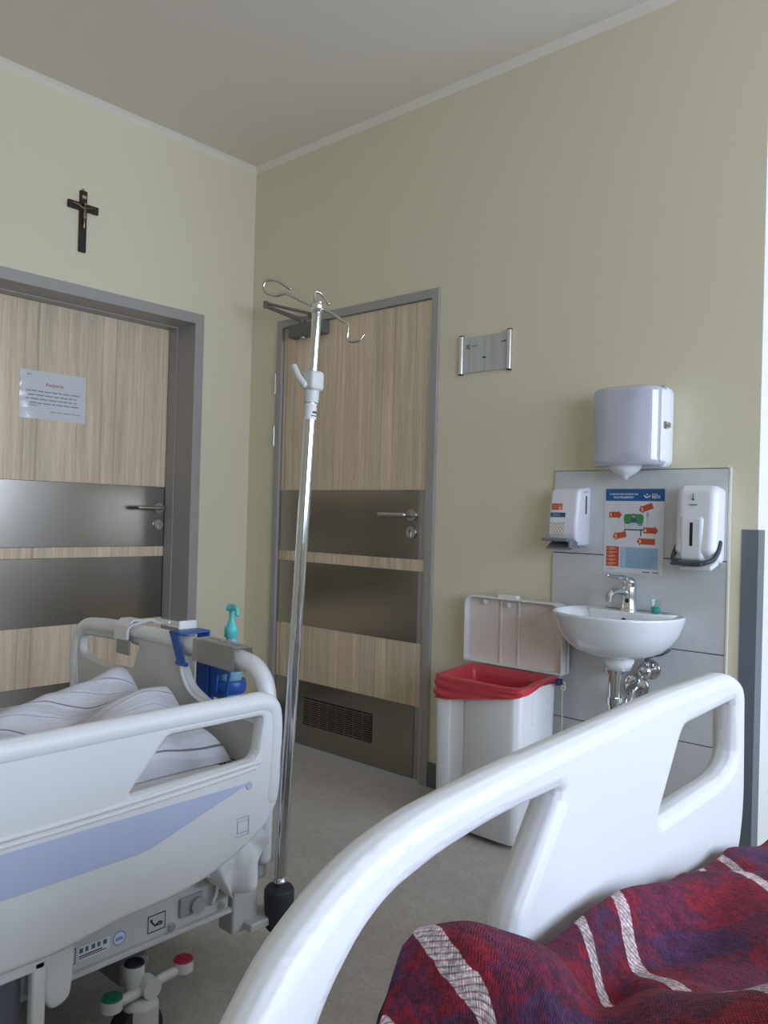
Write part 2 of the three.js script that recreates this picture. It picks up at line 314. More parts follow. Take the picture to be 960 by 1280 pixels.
{ // laminated notice on door 1
  const t = canvasTex(1024, 700, (g, w, h) => {
    g.fillStyle = '#d9dadf'; g.fillRect(0, 0, w, h);
    g.fillStyle = '#43434a'; g.beginPath(); g.arc(118, 62, 9, 0, 7); g.fill(); g.fillRect(132, 56, 14, 10); g.fillRect(154, 62, 20, 6);
    g.fillStyle = '#b0432f'; g.font = 'bold 60px sans-serif'; g.textAlign = 'center'; g.fillText('Pacjencie', 530, 210);
    const bars = (x0, x1, y, hh, col) => { g.fillStyle = col; let x = x0; while (x < x1 - 10) { const l = Math.min(x1 - x, 46 + 90 * rnd()); g.fillRect(x, y + 3 * rnd(), l, hh); for (let k = 0; k < l; k += 22) g.fillRect(x + k, y - 7 * (rnd() > 0.5), 8, hh + 7); x += l + 20; } };
    [[90, 930, 290], [130, 880, 348], [90, 880, 406], [150, 910, 464]].forEach(([a, b, y]) => bars(a, b, y, 13, '#85858f'));
    bars(470, 940, 580, 9, '#8f8f99'); bars(130, 290, 500, 9, '#8d8d98');
  });
  const o = thing('door_notice', 'laminated white notice sheet with a red heading taped to the wooden door', 'notice', [-0.2, 1.48, 0.937]);
  const g = sheetFacing('x', 0.787, 1.087, 1.482, 1.69, -0.1998, 0.0009);
  const n = 24, pg = new THREE.PlaneGeometry(0.3, 0.208, n, 12), p = pg.attributes.position;
  for (let i = 0; i < p.count; i++) { const u = p.getX(i), v = p.getY(i); p.setZ(i, 0.0012 + 0.0009 * Math.sin(u * 46 + v * 12) * sstep(-0.15, 0.1, -u) + 0.0012 * Math.sin(v * 140) * sstep(0.06, 0.15, -u)); }
  pg.computeVertexNormals(); pg.rotateY(Math.PI / 2); pg.translate(-0.1988, 1.586, 0.937);
  part('backing', g, M.white, o);
  part('laminate', pg, mat(0xffffff, 0.14, { map: t, clearcoat: 0.8, clearcoatRoughness: 0.08 }), o);
}
{ // name plate with aluminium side profiles
  const s = thing('wall_sign', 'small silver sign plate between two aluminium bars on the wall beside the door', 'sign', [1.455, 1.67, 0]);
  const t = canvasTex(512, 340, (g, w, h) => {
    g.fillStyle = '#c3c4c1'; g.fillRect(0, 0, w, h);
    for (let i = 0; i < 140; i++) { g.fillStyle = rnd() > 0.5 ? 'rgba(255,255,255,0.04)' : 'rgba(40,40,40,0.025)'; g.fillRect(rnd() * w, 0, 2 + rnd() * 14, h); }
    g.fillStyle = '#4b3d42'; [[52, 74], [78, 74], [52, 100], [78, 104], [64, 88]].forEach(([x, y]) => { g.beginPath(); g.arc(x, y, 8, 0, 7); g.fill(); });
    g.fillStyle = '#626262'; g.fillRect(100, 82, 78, 7); g.fillStyle = '#333'; g.fillRect(228, 200, 38, 15); g.fillStyle = '#4a4a4a'; g.fillRect(428, 72, 14, 14); g.fillRect(450, 70, 30, 15);
  });
  part('plate', sheetFacing('z', 1.345, 1.565, 1.676, 1.815, 0.002, 0.006), mat(0xffffff, 0.3, { map: t, metalness: 0.1 }), s);
  const al = metal(0xe2e2e0, 0.28);
  for (const x of [1.341, 1.568]) {
    part('side_bar', [rod([x, 1.672, 0.009], [x, 1.822, 0.009], 0.0095, 0.0095, 24)], al, s);
    for (const y of [1.669, 1.822]) part('end_cap', rod([x, y, 0.009], [x, y + 0.004, 0.009], 0.0098, 0.0098, 24), M.black, s);
  }
}
{ // paper towel dispenser
  const s = thing('paper_towel_dispenser', 'white paper towel dispenser with a smoky clear front cover above the washbasin', 'dispenser', [2.1, 1.24, 0]);
  const x0 = 1.975, x1 = 2.216, y0 = 1.285, y1 = 1.542;
  part('back_shell', rb(x0 + 0.004, x1, y0 - 0.004, y1 + 0.004, 0.001, 0.075, 0.026, 5), mat(0xe9ecee, 0.3), s);
  const m = 0.5 * (x0 + x1), cover = extY(shapeOf([[x0 + 0.002, -0.07], [x0 + 0.004, -0.125], [m - 0.06, -0.16], [m + 0.06, -0.16], [x1 - 0.006, -0.128], [x1 - 0.002, -0.07]], [0.002, 0.03, 0.08, 0.08, 0.03, 0.002]), y0, y1, 0.018, 5);
  part('front_cover', cover, mat(new THREE.Color().setRGB(0.76, 0.76, 0.86), 0.05, { transmission: 0.4, thickness: 0, clearcoat: 1, clearcoatRoughness: 0.03 }), s, 'smoky lavender clear plastic cover');
  part('cover_edge', rb(x1 - 0.012, x1 + 0.0012, y0 + 0.012, y1 - 0.012, 0.06, 0.112, 0.006, 3), mat(0xe9ecee, 0.3), s);
  const roll = new THREE.CylinderGeometry(0.065, 0.065, 0.17, 48); roll.translate(m - 0.004, 1.41, 0.083);
  part('paper_roll', roll, mat(0xe8e6e6, 0.9), s);
  part('nozzle', lathe([[0.0, -0.05], [0.008, -0.048], [0.011, -0.04], [0.028, -0.032], [0.046, -0.018], [0.056, 0.0], [0.058, 0.012], [0.0, 0.012]], [2.085, 1.291, 0.085]), mat(0xeceeee, 0.35), s);
  part('lock', [rod([x1 + 0.001, 1.415, 0.075], [x1 + 0.011, 1.415, 0.075], 0.011, 0.01, 20)], M.satin, s);
  part('lock_plate', rb(x1 - 0.01, x1 + 0.002, 1.402, 1.428, 0.066, 0.1, 0.003, 2), mat(0x77767a, 0.4), s);
}
{ // soap dispenser, left
  const s = thing('soap_dispenser', 'white soap dispenser with orange and patterned stickers and a grey push lever', 'dispenser', [1.865, 1.0, 0]);
  const x0 = 1.808, x1 = 1.922, y0 = 1.013, y1 = 1.215;
  const sh = shapeOf(zy([[0.001, y0], [0.082, y0], [0.1, y0 + 0.03], [0.104, y0 + 0.08], [0.088, y1 - 0.012], [0.07, y1], [0.001, y1 + 0.006]]), [0, 0.02, 0.02, 0.04, 0.02, 0.02, 0.01]);
  part('body', extX(sh, x0, x1, 0.014, 5), mat(0xe4e4ec, 0.28), s);
  part('side_window', rb(x1 - 0.002, x1 + 0.0012, 1.125, 1.188, 0.034, 0.046, 0.001, 1), mat(0x5f6673, 0.2), s);
  const t1 = canvasTex(128, 64, (g) => { g.fillStyle = '#c2542c'; g.fillRect(0, 0, 128, 64); g.fillStyle = '#d9803f'; g.fillRect(76, 0, 52, 64); g.fillStyle = '#f0d9c8'; g.fillRect(90, 34, 20, 22); g.fillStyle = '#e7a38a'; for (let i = 0; i < 3; i++) g.fillRect(10, 14 + i * 14, 60, 4); });
  const t2 = canvasTex(256, 300, (g, w, h) => {
    g.fillStyle = '#e3dcd6'; g.fillRect(0, 0, w, h); g.fillStyle = '#1c4f77'; g.fillRect(0, 0, w, 62); g.fillStyle = '#9fc0d6'; g.fillRect(40, 18, 120, 8); g.fillRect(30, 38, 150, 6);
    for (let j = 0; j < 4; j++) for (let i = 0; i < 5; i++) { g.fillStyle = '#33363c'; g.beginPath(); g.arc(26 + i * 52, 86 + j * 58, 8, 0, 7); g.fill(); g.fillStyle = (i + j) % 2 ? '#c59a87' : '#9aa0a8'; g.beginPath(); g.arc(50 + i * 52, 112 + j * 58, 11, 0, 7); g.fill(); }
  });
  const stick = (n, xa, xb, ya, yb, t) => { const g = sheetFacing('z', xa, xb, ya, yb, 0.1, 0.0025); const p = g.attributes.position; for (let i = 0; i < p.count; i++) p.setZ(i, p.getZ(i) + (p.getY(i) > 1.1 ? -(p.getY(i) - 1.095) * 0.16 : 0) + 0.003); part(n, g, mat(0xffffff, 0.3, { map: t }), s); };
  stick('warning_sticker', 1.82, 1.862, 1.138, 1.16, t1); stick('instruction_sticker', 1.818, 1.876, 1.052, 1.128, t2);
  part('push_lever', [rb(1.806, 1.91, 1.028, 1.04, 0.085, 0.142, 0.005), (() => { const g = rb(-0.05, 0.05, -0.003, 0.003, -0.028, 0.028, 0.002, 2); g.rotateX(0.5); g.translate(1.868, 1.017, 0.102); return g; })(), rb(1.902, 1.914, 1.006, 1.036, 0.06, 0.128, 0.005)], mat(0x7a7d82, 0.35), s, 'grey push lever');
}
{ // sanitiser dispenser, right
  const s = thing('sanitiser_dispenser', 'white hand sanitiser dispenser with a dark slot window and dark elbow lever', 'dispenser', [2.32, 0.97, 0]);
  const x0 = 2.256, x1 = 2.388, y0 = 0.995, y1 = 1.222, w = mat(0xe6e7ea, 0.28);
  part('back_plate', rb(x0 + 0.008, x1 - 0.002, y0 - 0.018, y1 - 0.006, 0.001, 0.05, 0.018, 4), w, s);
  const g = rb(x0, x1, y0, y1, 0.012, 0.1, 0.027, 6), p = g.attributes.position;
  for (let i = 0; i < p.count; i++) { const f = sstep(0.03, 0.1, p.getZ(i)), ty = (p.getY(i) - y0) / (y1 - y0); p.setX(i, 2.32 + (p.getX(i) - 2.32) * (1 - 0.02 * f)); p.setZ(i, p.getZ(i) - 0.016 * f * ty * ty); }
  g.computeVertexNormals(); part('body', g, w, s);
  const fg = rb(2.275, 2.351, 0.985, 1.125, 0.06, 0.1015, 0.014, 5); part('push_panel', fg, mat(0xdfe1e3, 0.3), s);
  part('level_window', rb(2.309, 2.3195, 1.032, 1.106, 0.098, 0.1025, 0.002, 2), M.black, s, 'dark slot window');
  const dk = mat(0x3b4046, 0.4);
  part('elbow_lever', [tube([[2.254, 1.03, 0.06], [2.253, 1.005, 0.08], [2.258, 0.99, 0.1], [2.28, 0.98, 0.116], [2.32, 0.977, 0.12], [2.358, 0.981, 0.115], [2.382, 0.994, 0.095], [2.389, 1.02, 0.075], [2.389, 1.045, 0.062]], 0.0075, 60, 10), rb(2.262, 2.36, 0.972, 0.982, 0.075, 0.135, 0.005)], dk, s, 'dark grey curved elbow lever');
  part('nozzle_cover', (() => { const q = rb(-0.05, 0.05, -0.008, 0.008, -0.032, 0.032, 0.007); q.rotateX(0.25); q.translate(2.33, 0.972, 0.072); return q; })(), w, s);
  part('emblem', [rb(2.3135, 2.3155, 1.178, 1.196, 0.09, 0.0925, 0.0005, 1), new THREE.SphereGeometry(0.004, 10, 8).scale(1, 1, 0.3).translate(2.3145, 1.1775, 0.0925), rb(2.302, 2.327, 1.1595, 1.1622, 0.0905, 0.0936, 0.0005, 1)], mat(0x6b6d70, 0.5), s);
}
{ // hand hygiene poster
  const t = canvasTex(748, 1024, (g, w, h) => {
    const R = '#c2502b';
    g.fillStyle = '#dcdddf'; g.fillRect(0, 0, w, h); g.fillStyle = '#1d5c92'; g.fillRect(12, 0, w - 12, 148);
    g.fillStyle = '#e8eef4'; g.textAlign = 'center'; g.font = 'bold 27px sans-serif'; g.fillText('5 MOMENTÓW HIGIENY RĄK', 245, 74, 390); g.font = 'bold 35px sans-serif'; g.fillText('DLA PACJENTA*', 245, 116);
    g.textAlign = 'left'; g.font = 'bold 44px sans-serif'; g.fillText('RĘCE', 592, 112); g.font = 'bold 21px sans-serif'; g.fillText('CZYSTE', 594, 72);
    g.lineWidth = 13; g.strokeStyle = '#e8eef4'; g.beginPath(); g.arc(535, 66, 36, 0.25, 2.9); g.stroke(); g.beginPath(); g.arc(535, 68, 10, 0, 7); g.fill();
    g.lineWidth = 3; g.strokeStyle = '#c3c7cb'; g.strokeRect(185, 228, 400, 370);
    g.fillStyle = '#3f8f55'; g.beginPath(); g.roundRect(252, 305, 248, 120, 40); g.fill();
    g.fillStyle = '#c9cfd2'; g.fillRect(252, 412, 252, 80); g.fillStyle = '#3c4a50'; g.fillRect(262, 412, 70, 12); g.fillRect(420, 414, 66, 12); g.fillStyle = '#2d5b9b'; g.fillRect(440, 432, 40, 14);
    g.fillStyle = '#2d5b8f'; g.beginPath(); g.moveTo(330, 405); g.lineTo(352, 358); g.lineTo(400, 358); g.lineTo(424, 405); g.fill();
    g.fillStyle = '#c58a70'; g.beginPath(); g.arc(376, 332, 20, 0, 7); g.fill(); g.fillStyle = '#9d3b2c'; g.beginPath(); g.arc(376, 318, 19, 3.1, 6.3); g.fill();
    g.fillStyle = '#24272b'; g.fillRect(258, 490, 240, 14); g.fillRect(258, 490, 12, 80); g.fillRect(462, 490, 14, 82);
    g.fillStyle = '#aab0b5'; g.fillRect(534, 280, 28, 66); g.fillRect(545, 346, 6, 230);
    const arrow = (x, y, l, dir, n, rot = 0) => {
      g.save(); g.translate(x, y); g.rotate(rot); g.fillStyle = R; g.beginPath();
      if (dir > 0) { g.moveTo(0, -36); g.lineTo(l - 42, -36); g.lineTo(l - 42, -54); g.lineTo(l, 0); g.lineTo(l - 42, 54); g.lineTo(l - 42, 36); g.lineTo(0, 36); } else { g.moveTo(l, -36); g.lineTo(42, -36); g.lineTo(42, -54); g.lineTo(0, 0); g.lineTo(42, 54); g.lineTo(42, 36); g.lineTo(l, 36); }
      g.fill(); g.fillStyle = '#f2e6e0'; g.font = 'bold 56px sans-serif'; g.fillText(n, dir > 0 ? 8 : 26, 20); g.restore();
    };
    arrow(60, 318, 166, 1, '1'); arrow(500, 500, 180, 1, '4'); arrow(420, 634, 226, -1, '5'); arrow(440, 262, 180, -1, '2', -0.35); arrow(112, 590, 176, -1, '3', -0.22);
    g.fillStyle = R; g.fillRect(34, 708, 166, 244); g.fillStyle = '#e9c5b6'; for (let i = 0; i < 5; i++) { g.fillRect(66, 726 + i * 46, 90 + 20 * rnd(), 8); g.fillRect(66, 742 + i * 46, 60, 6); g.fillRect(46, 730 + i * 46, 10, 10); }
    g.fillStyle = '#a9c3d6'; g.fillRect(214, 708, 56, 256); g.fillStyle = '#9fbdd4'; g.fillRect(276, 708, 408, 256); g.fillStyle = '#6f8ea8'; for (let i = 0; i < 13; i++) g.fillRect(284, 722 + i * 19, 300 + 90 * rnd(), 5);
    g.fillStyle = '#55585c'; g.fillRect(500, 996, 90, 12); g.fillRect(622, 996, 76, 12); g.fillStyle = '#9aa'; g.fillRect(40, 978, 110, 5);
  });
  solo('hygiene_poster', sheetFacing('z', 1.978, 2.19, 0.929, 1.214, 0.0105, 0.0016), mat(0xffffff, 0.35, { map: t }), 'printed hand hygiene poster with orange numbered arrows on the grey tiles', 'poster', [2.083, 0.929, 0.0105]);
}
// ---------------------------------------------------------------- washbasin with tap and drain
{
  const cx = 2.095, RY = 0.806, s = thing('washbasin', 'small rounded white ceramic washbasin fixed to the grey tiles', 'washbasin', [cx, 0.6, 0.01]);
  const NA = 64, out = [], W = 0.207, DP = 0.325;
  // D-shaped plan: half superellipse in front, straight against the wall
  const plan = (t, k) => { const c = Math.cos(t), q = Math.sin(t); const sx = Math.sign(c) * Math.abs(c) ** 0.86, sz = Math.sign(q) * Math.abs(q) ** 0.9; return [sx * W * k, q >= 0 ? sz * (DP - 0.11) * k : Math.max(sz * 0.135 * k, -0.109)]; };
  const rings = [[0.16, -0.142], [0.3, -0.141], [0.5, -0.134], [0.68, -0.117], [0.82, -0.09], [0.92, -0.058], [0.98, -0.022], [1, -0.008], [1, -0.002], [0.99, 0.001], [0.965, 0.001], [0.95, -0.002], [0.93, -0.012], [0.86, -0.05], [0.72, -0.085], [0.45, -0.108], [0.12, -0.113], [0.02, -0.114]];
  const pos = [], idx = [];
  rings.forEach(([k, y], r) => { for (let i = 0; i < NA; i++) { const [x, z] = plan(i / NA * Math.PI * 2, k); const inner = r > 11; pos.push(cx + x, RY + y, 0.12 + (inner ? z * 0.86 + 0.012 : z)); } });
  for (let r = 0; r < rings.length - 1; r++) for (let i = 0; i < NA; i++) { const a = r * NA + i, b = r * NA + (i + 1) % NA, c = a + NA, d = b + NA; idx.push(a, c, b, b, c, d); }
  const g = new THREE.BufferGeometry(); g.setAttribute('position', new THREE.Float32BufferAttribute(pos, 3)); g.setIndex(idx); g.computeVertexNormals();
  g.setAttribute('uv', new THREE.Float32BufferAttribute(new Float32Array(pos.length / 3 * 2), 2));
  part('bowl', g, new THREE.MeshPhysicalMaterial({ color: 0xe6e8ea, roughness: 0.1, clearcoat: 0.5, clearcoatRoughness: 0.04, side: THREE.DoubleSide }), s);
  part('tap_deck', extY(shapeOf([[cx - 0.17, -0.0105], [cx + 0.17, -0.0105], [cx + 0.15, -0.06], [cx + 0.07, -0.085], [cx - 0.07, -0.085], [cx - 0.15, -0.06]], 0.03), RY - 0.05, RY, 0.004), M.ceramic, s);
  part('drain_neck', lathe([[0.052, 0.045], [0.05, -0.004], [0.04, -0.034], [0.0, -0.034]], [2.1, 0.656, 0.13]), M.ceramic, s);
  part('overflow_hole', rod([2.098, RY - 0.03, 0.094], [2.098, RY - 0.028, 0.1], 0.009), M.black, s);
  const t = thing('mixer_tap', 'chrome single lever mixer tap on the washbasin', 'tap', [2.095, RY, 0.055]);
  const T = [2.095, RY, 0.055];
  part('body', [lathe([[0.029, 0], [0.029, 0.006], [0.0245, 0.01], [0.0225, 0.05], [0.0235, 0.075], [0.02, 0.096], [0.0, 0.1]], T), tube([[T[0], RY + 0.055, T[2]], [T[0] - 0.012, RY + 0.066, T[2] + 0.04], [T[0] - 0.02, RY + 0.064, T[2] + 0.085], [T[0] - 0.022, RY + 0.05, T[2] + 0.1]], 0.0115, 30, 14)], M.chrome, t);
  part('lever', [tube([[T[0], RY + 0.1, T[2]], [T[0] - 0.008, RY + 0.112, T[2] + 0.025], [T[0] - 0.016, RY + 0.115, T[2] + 0.07], [T[0] - 0.022, RY + 0.121, T[2] + 0.115]], 0.0068, 30, 12), new THREE.SphereGeometry(0.0215, 24, 16).scale(1, 0.75, 1).translate(T[0], RY + 0.097, T[2])], M.chrome, t);
  part('aerator', rod([T[0] - 0.022, RY + 0.035, T[2] + 0.1], [T[0] - 0.022, RY + 0.056, T[2] + 0.1], 0.0115, 0.0125), M.satin, t);
  part('red_blue_dot', new THREE.SphereGeometry(0.0075, 12, 8).scale(1, 1, 0.3).translate(T[0] + 0.004, RY + 0.036, T[2] + 0.0235), M.black, t);
  const c = [2.187, RY + 0.0005, 0.055], cup = thing('medicine_cup', 'small clear plastic medicine cup half full of turquoise liquid beside the tap', 'cup', c);
  part('cup', lathe([[0.0, 0.0], [0.0145, 0.0], [0.0185, 0.045], [0.0192, 0.045], [0.0178, 0.0436], [0.0138, 0.0015], [0.0, 0.0015]], c, 32), mat(0xf4fbfb, 0.05, { transmission: 1, thickness: 0, ior: 1.4 }), cup);
  part('liquid', lathe([[0.0, 0.0018], [0.0136, 0.0018], [0.0153, 0.021], [0.0, 0.021]], c, 32), mat(0x35c9bf, 0.1, { transmission: 0.55, thickness: 0 }), cup, 'turquoise liquid');
  const d = thing('drain_trap', 'chrome drain trap and waste pipe under the washbasin', 'drain pipe', [2.07, 0.4, 0.1]);
  const X = 2.088, Zt = 0.13;
  part('tailpiece', [rod([X, 0.4, Zt], [X, 0.625, Zt], 0.0195), rod([X, 0.505, Zt], [X, 0.53, Zt], 0.025, 0.025, 8), rod([X, 0.608, Zt], [X, 0.624, Zt], 0.024), rod([X, 0.36, Zt], [X, 0.42, Zt], 0.03)], M.chrome, d);
  part('waste_bend', tube([[2.136, 0.43, 0.12], [2.136, 0.475, 0.118], [2.132, 0.515, 0.108], [2.118, 0.545, 0.075], [2.11, 0.55, 0.02]], 0.0175, 30, 14), M.chrome, d);
  part('trap_bottom', tube([[X, 0.395, Zt], [X + 0.015, 0.375, Zt], [X + 0.035, 0.375, 0.126], [2.136, 0.405, 0.12], [2.136, 0.44, 0.12]], 0.016, 30, 14), M.chrome, d);
  part('wall_rosette', lathe([[0.0, 0.0], [0.044, 0.0], [0.042, 0.009], [0.02, 0.013], [0.0, 0.013]], [0, 0, 0]).rotateX(Math.PI / 2).translate(2.11, 0.55, 0.0105), M.chrome, d);
  const v = thing('angle_valve', 'chrome angle valve with a braided supply hose under the washbasin', 'valve', [2.185, 0.6, 0.01]);
  part('valve_rosette', lathe([[0.0, 0.0], [0.033, 0.0], [0.031, 0.008], [0.014, 0.011], [0.0, 0.011]], [0, 0, 0]).rotateX(Math.PI / 2).translate(2.158, 0.615, 0.0105), M.chrome, v);
  part('valve_body', [rod([2.158, 0.615, 0.015], [2.158, 0.615, 0.06], 0.01), new THREE.SphereGeometry(0.024, 24, 16).scale(1, 1, 0.7).translate(2.158, 0.615, 0.062), rod([2.158, 0.63, 0.05], [2.158, 0.648, 0.05], 0.0085)], M.chrome, v);
  part('hose', tube([[2.158, 0.642, 0.05], [2.164, 0.66, 0.056], [2.19, 0.674, 0.075], [2.222, 0.684, 0.08], [2.242, 0.7, 0.07]], 0.0075, 30, 10), metal(0x77797c, 0.4), v);
  const v2 = thing('shutoff_valve', 'small chrome shut-off valve beside the drain tailpiece', 'valve', [2.04, 0.56, 0.01]);
  part('valve_rosette', rod([2.035, 0.6, 0.0105], [2.035, 0.6, 0.02], 0.026, 0.022, 28), M.chrome, v2);
  part('valve_body', [rod([2.035, 0.6, 0.02], [2.035, 0.6, 0.06], 0.009), new THREE.SphereGeometry(0.014, 16, 12).translate(2.032, 0.6, 0.062)], M.chrome, v2);
}
// ---------------------------------------------------------------- waste bin with red bag
{
  const bw = mat(new THREE.Color().setRGB(0.78, 0.775, 0.765), 0.38), C = [1.672, 0, 0.2], b = thing('waste_bin', 'white plastic waste bin with its ribbed lid standing open against the wall', 'waste bin', C);
  const x0 = 1.495, x1 = 1.85, z0 = 0.085, z1 = 0.322, H = 0.535;
  const ring = (k) => { // outline with vertical grooves on the front, clockwise in (x, -z)
    const i = k; return shapeOf([[x0 + i, -z0 - i], [x1 - i, -z0 - i], [x1 - i, -z1 + i], [x0 + 0.135, -z1 + i], [x0 + 0.132, -z1 + i + 0.006], [x0 + 0.126, -z1 + i + 0.006], [x0 + 0.07, -z1 + i + 0.006], [x0 + 0.064, -z1 + i], [x0 + i, -z1 + i]].reverse(), [0.02, 0.002, 0.002, 0.002, 0.002, 0.002, 0.04, 0.02, 0.02]);
  };
  const sh = ring(0); sh.holes.push(shapeOf([[x0 + 0.014, -z0 - 0.014], [x1 - 0.014, -z0 - 0.014], [x1 - 0.014, -z1 + 0.022], [x0 + 0.014, -z1 + 0.022]], 0.015));
  const g = ext(sh, H - 0.02, 0.003, 2);
  g.applyMatrix4(new THREE.Matrix4().makeBasis(V(1, 0, 0), V(0, 0, -1), V(0, 1, 0))); g.translate(0, 0.018, 0);
  const p = g.attributes.position;
  for (let i = 0; i < p.count; i++) { const k = 1 - 0.05 * (1 - p.getY(i) / H); p.setX(i, C[0] + (p.getX(i) - C[0]) * k); p.setZ(i, C[2] + (p.getZ(i) - C[2]) * k); }
  part('body', toCreasedNormals(g, 0.7), bw, b);
  part('bin_floor', rb(x0 + 0.018, x1 - 0.018, 0.02, 0.03, z0 + 0.015, z1 - 0.022, 0.003, 1), bw, b);
  for (const z of [0.16, 0.235]) part('grip_slot', rb(x1 - 0.006, x1 + 0.0025, 0.41, 0.5, z - 0.009, z + 0.009, 0.004, 2), bw, b);
  part('hinge_bar', rb(x0 - 0.02, x1 + 0.012, H - 0.004, H + 0.016, 0.064, 0.09, 0.005), bw, b);
  // open lid: shallow tray standing on its hinge edge, hollow side to the room
  const lx0 = 1.442, lx1 = 1.868, ly0 = 0.556, ly1 = 0.808;
  const wallS = shapeOf([[lx0, ly0], [lx1, ly0], [lx1, ly1], [lx0, ly1]], [0.01, 0.01, 0.055, 0.04]);
  const panel = part('lid', extZ(wallS, 0.048, 0.058, 0.003), mat(new THREE.Color().setRGB(0.83, 0.73, 0.67), 0.4), b, 'open lid of yellowed white plastic');
  const rimS = shapeOf([[lx0, ly0], [lx1, ly0], [lx1, ly1], [lx0, ly1]], [0.01, 0.01, 0.055, 0.04]); rimS.holes.push(shapeOf([[lx0 + 0.008, ly0 + 0.008], [lx1 - 0.008, ly0 + 0.008], [lx1 - 0.008, ly1 - 0.008], [lx0 + 0.008, ly1 - 0.008]], [0.008, 0.008, 0.05, 0.036]));
  part('lid_rim', extZ(rimS, 0.028, 0.084, 0.004), bw, panel);
  for (const x of [1.598, 1.675]) part('lid_rib', rb(x - 0.004, x + 0.004, ly0 + 0.01, ly1 - 0.01, 0.054, 0.066, 0.003, 2), panel.material, panel);
  part('lid_handle', [rb(1.59, 1.672, ly1 - 0.006, ly1 + 0.012, 0.05, 0.078, 0.005), rb(1.52, 1.535, ly1 - 0.03, ly1 - 0.012, 0.06, 0.076, 0.004, 2), rb(1.625, 1.64, ly1 - 0.036, ly1 - 0.014, 0.06, 0.076, 0.004, 2)], bw, panel);
  for (const [x, z] of [[1.55, 0.3], [1.80, 0.12], [1.55, 0.12]]) { part('caster', [rod([x - 0.008, 0.016, z - 0.02], [x + 0.008, 0.016, z - 0.02], 0.016, 0.016, 20)], M.black, b, 'dark rubber wheel'); }
  // bag: folded over the rim, hanging a little deeper at the left, hollow inside
  const N = 200, rowsOut = 10, pos = [], uv = [], idx = [];
  const sup = (t, w, d) => { const c = Math.cos(t), q = Math.sin(t), e = 0.2; return [Math.sign(c) * Math.abs(c) ** e * w, Math.sign(q) * Math.abs(q) ** e * d]; };
  const prof = []; for (let r = 0; r <= rowsOut; r++) prof.push([0, r / rowsOut]);
  const rowsIn = 9;
  for (let r = 0; r <= rowsOut + rowsIn; r++) for (let i = 0; i <= N; i++) {
    const t = i / N * Math.PI * 2, [ux, uz] = sup(t, 1, 1), cx = 1.676, cz = 0.206;
    const left = 0.5 - 0.5 * ux, front = Math.max(0, uz);
    const drop = (0.026 + 0.062 * left ** 1.3 + 0.008 * noise(i / N * 9, 3, 9, 0)) * (0.5 + 0.5 * front) * (1 - 0.45 * sstep(0.3, 1, ux) * (1 - front));
    let y, k;
    if (r <= rowsOut) { const f = r / rowsOut; y = H + 0.012 - drop * (1 - f); k = 0.0075 - 0.003 * f + 0.006 * Math.sin(f * 15 + 4 * ux + 3 * noise(i / N * 14, 1.5, 14, 0)) * (1 - f) + 0.003 * noise(i / N * 50, f * 3, 50, 0); }
    else { const f = (r - rowsOut) / rowsIn, q = sstep(0, 0.23, f), d = Math.max(0, f - 0.2) / 0.8; y = H + 0.013 - 0.2 * d; k = 0.0045 - 0.0285 * q - 0.012 * d + 0.014 * d * (noise(i / N * 34, f * 3, 34, 0) - 0.5); }
    y += 0.006 * (noise(i / N * 12, 7.7, 12, 0) - 0.5) + (uz > 0 ? -0.006 * uz : 0.006);
    pos.push(cx + ux * (0.182 + k), y, cz + uz * (0.12 + k)); uv.push(i / N * 4, r / 10);
  }
  const R = rowsOut + rowsIn;
  for (let r = 0; r < R; r++) for (let i = 0; i < N; i++) { const a = r * (N + 1) + i; idx.push(a, a + 1, a + N + 1, a + 1, a + N + 2, a + N + 1); }
  // bottom of the sagging bag
  const bc = pos.length / 3; pos.push(1.676, H - 0.21, 0.206); uv.push(0, 0); for (let i = 0; i < N; i++) idx.push(R * (N + 1) + i, R * (N + 1) + i + 1, bc);
  const bg = new THREE.BufferGeometry(); bg.setAttribute('position', new THREE.Float32BufferAttribute(pos, 3)); bg.setAttribute('uv', new THREE.Float32BufferAttribute(uv, 2)); bg.setIndex(idx); bg.computeVertexNormals();
  solo('bin_bag', bg, mat(new THREE.Color().setRGB(0.74, 0.075, 0.09), 0.3, { side: THREE.DoubleSide, transmission: 0.3, thickness: 0 }), 'red plastic waste bag folded over the rim of the white bin', 'bag', [1.676, 0.4, 0.206]);
  const tie = thing('bag_tie', 'dark blue clip with a dangling pale string at the bin corner', 'bag tie', [1.87, 0.4, 0.12]);
  part('clip', [rb(1.862, 1.882, 0.53, 0.554, 0.092, 0.125, 0.008, 4)], mat(0x1d2c62, 0.4), tie);
  part('string', [tube([[1.876, 0.535, 0.1], [1.882, 0.5, 0.1], [1.879, 0.46, 0.098], [1.884, 0.41, 0.1], [1.88, 0.37, 0.1]], 0.0018, 40, 6), new THREE.TorusGeometry(0.009, 0.0028, 8, 16).translate(1.882, 0.535, 0.1), new THREE.TorusGeometry(0.007, 0.0025, 8, 16).rotateY(1).translate(1.884, 0.522, 0.1)], mat(0xcfcdb8, 0.7), tie);
}

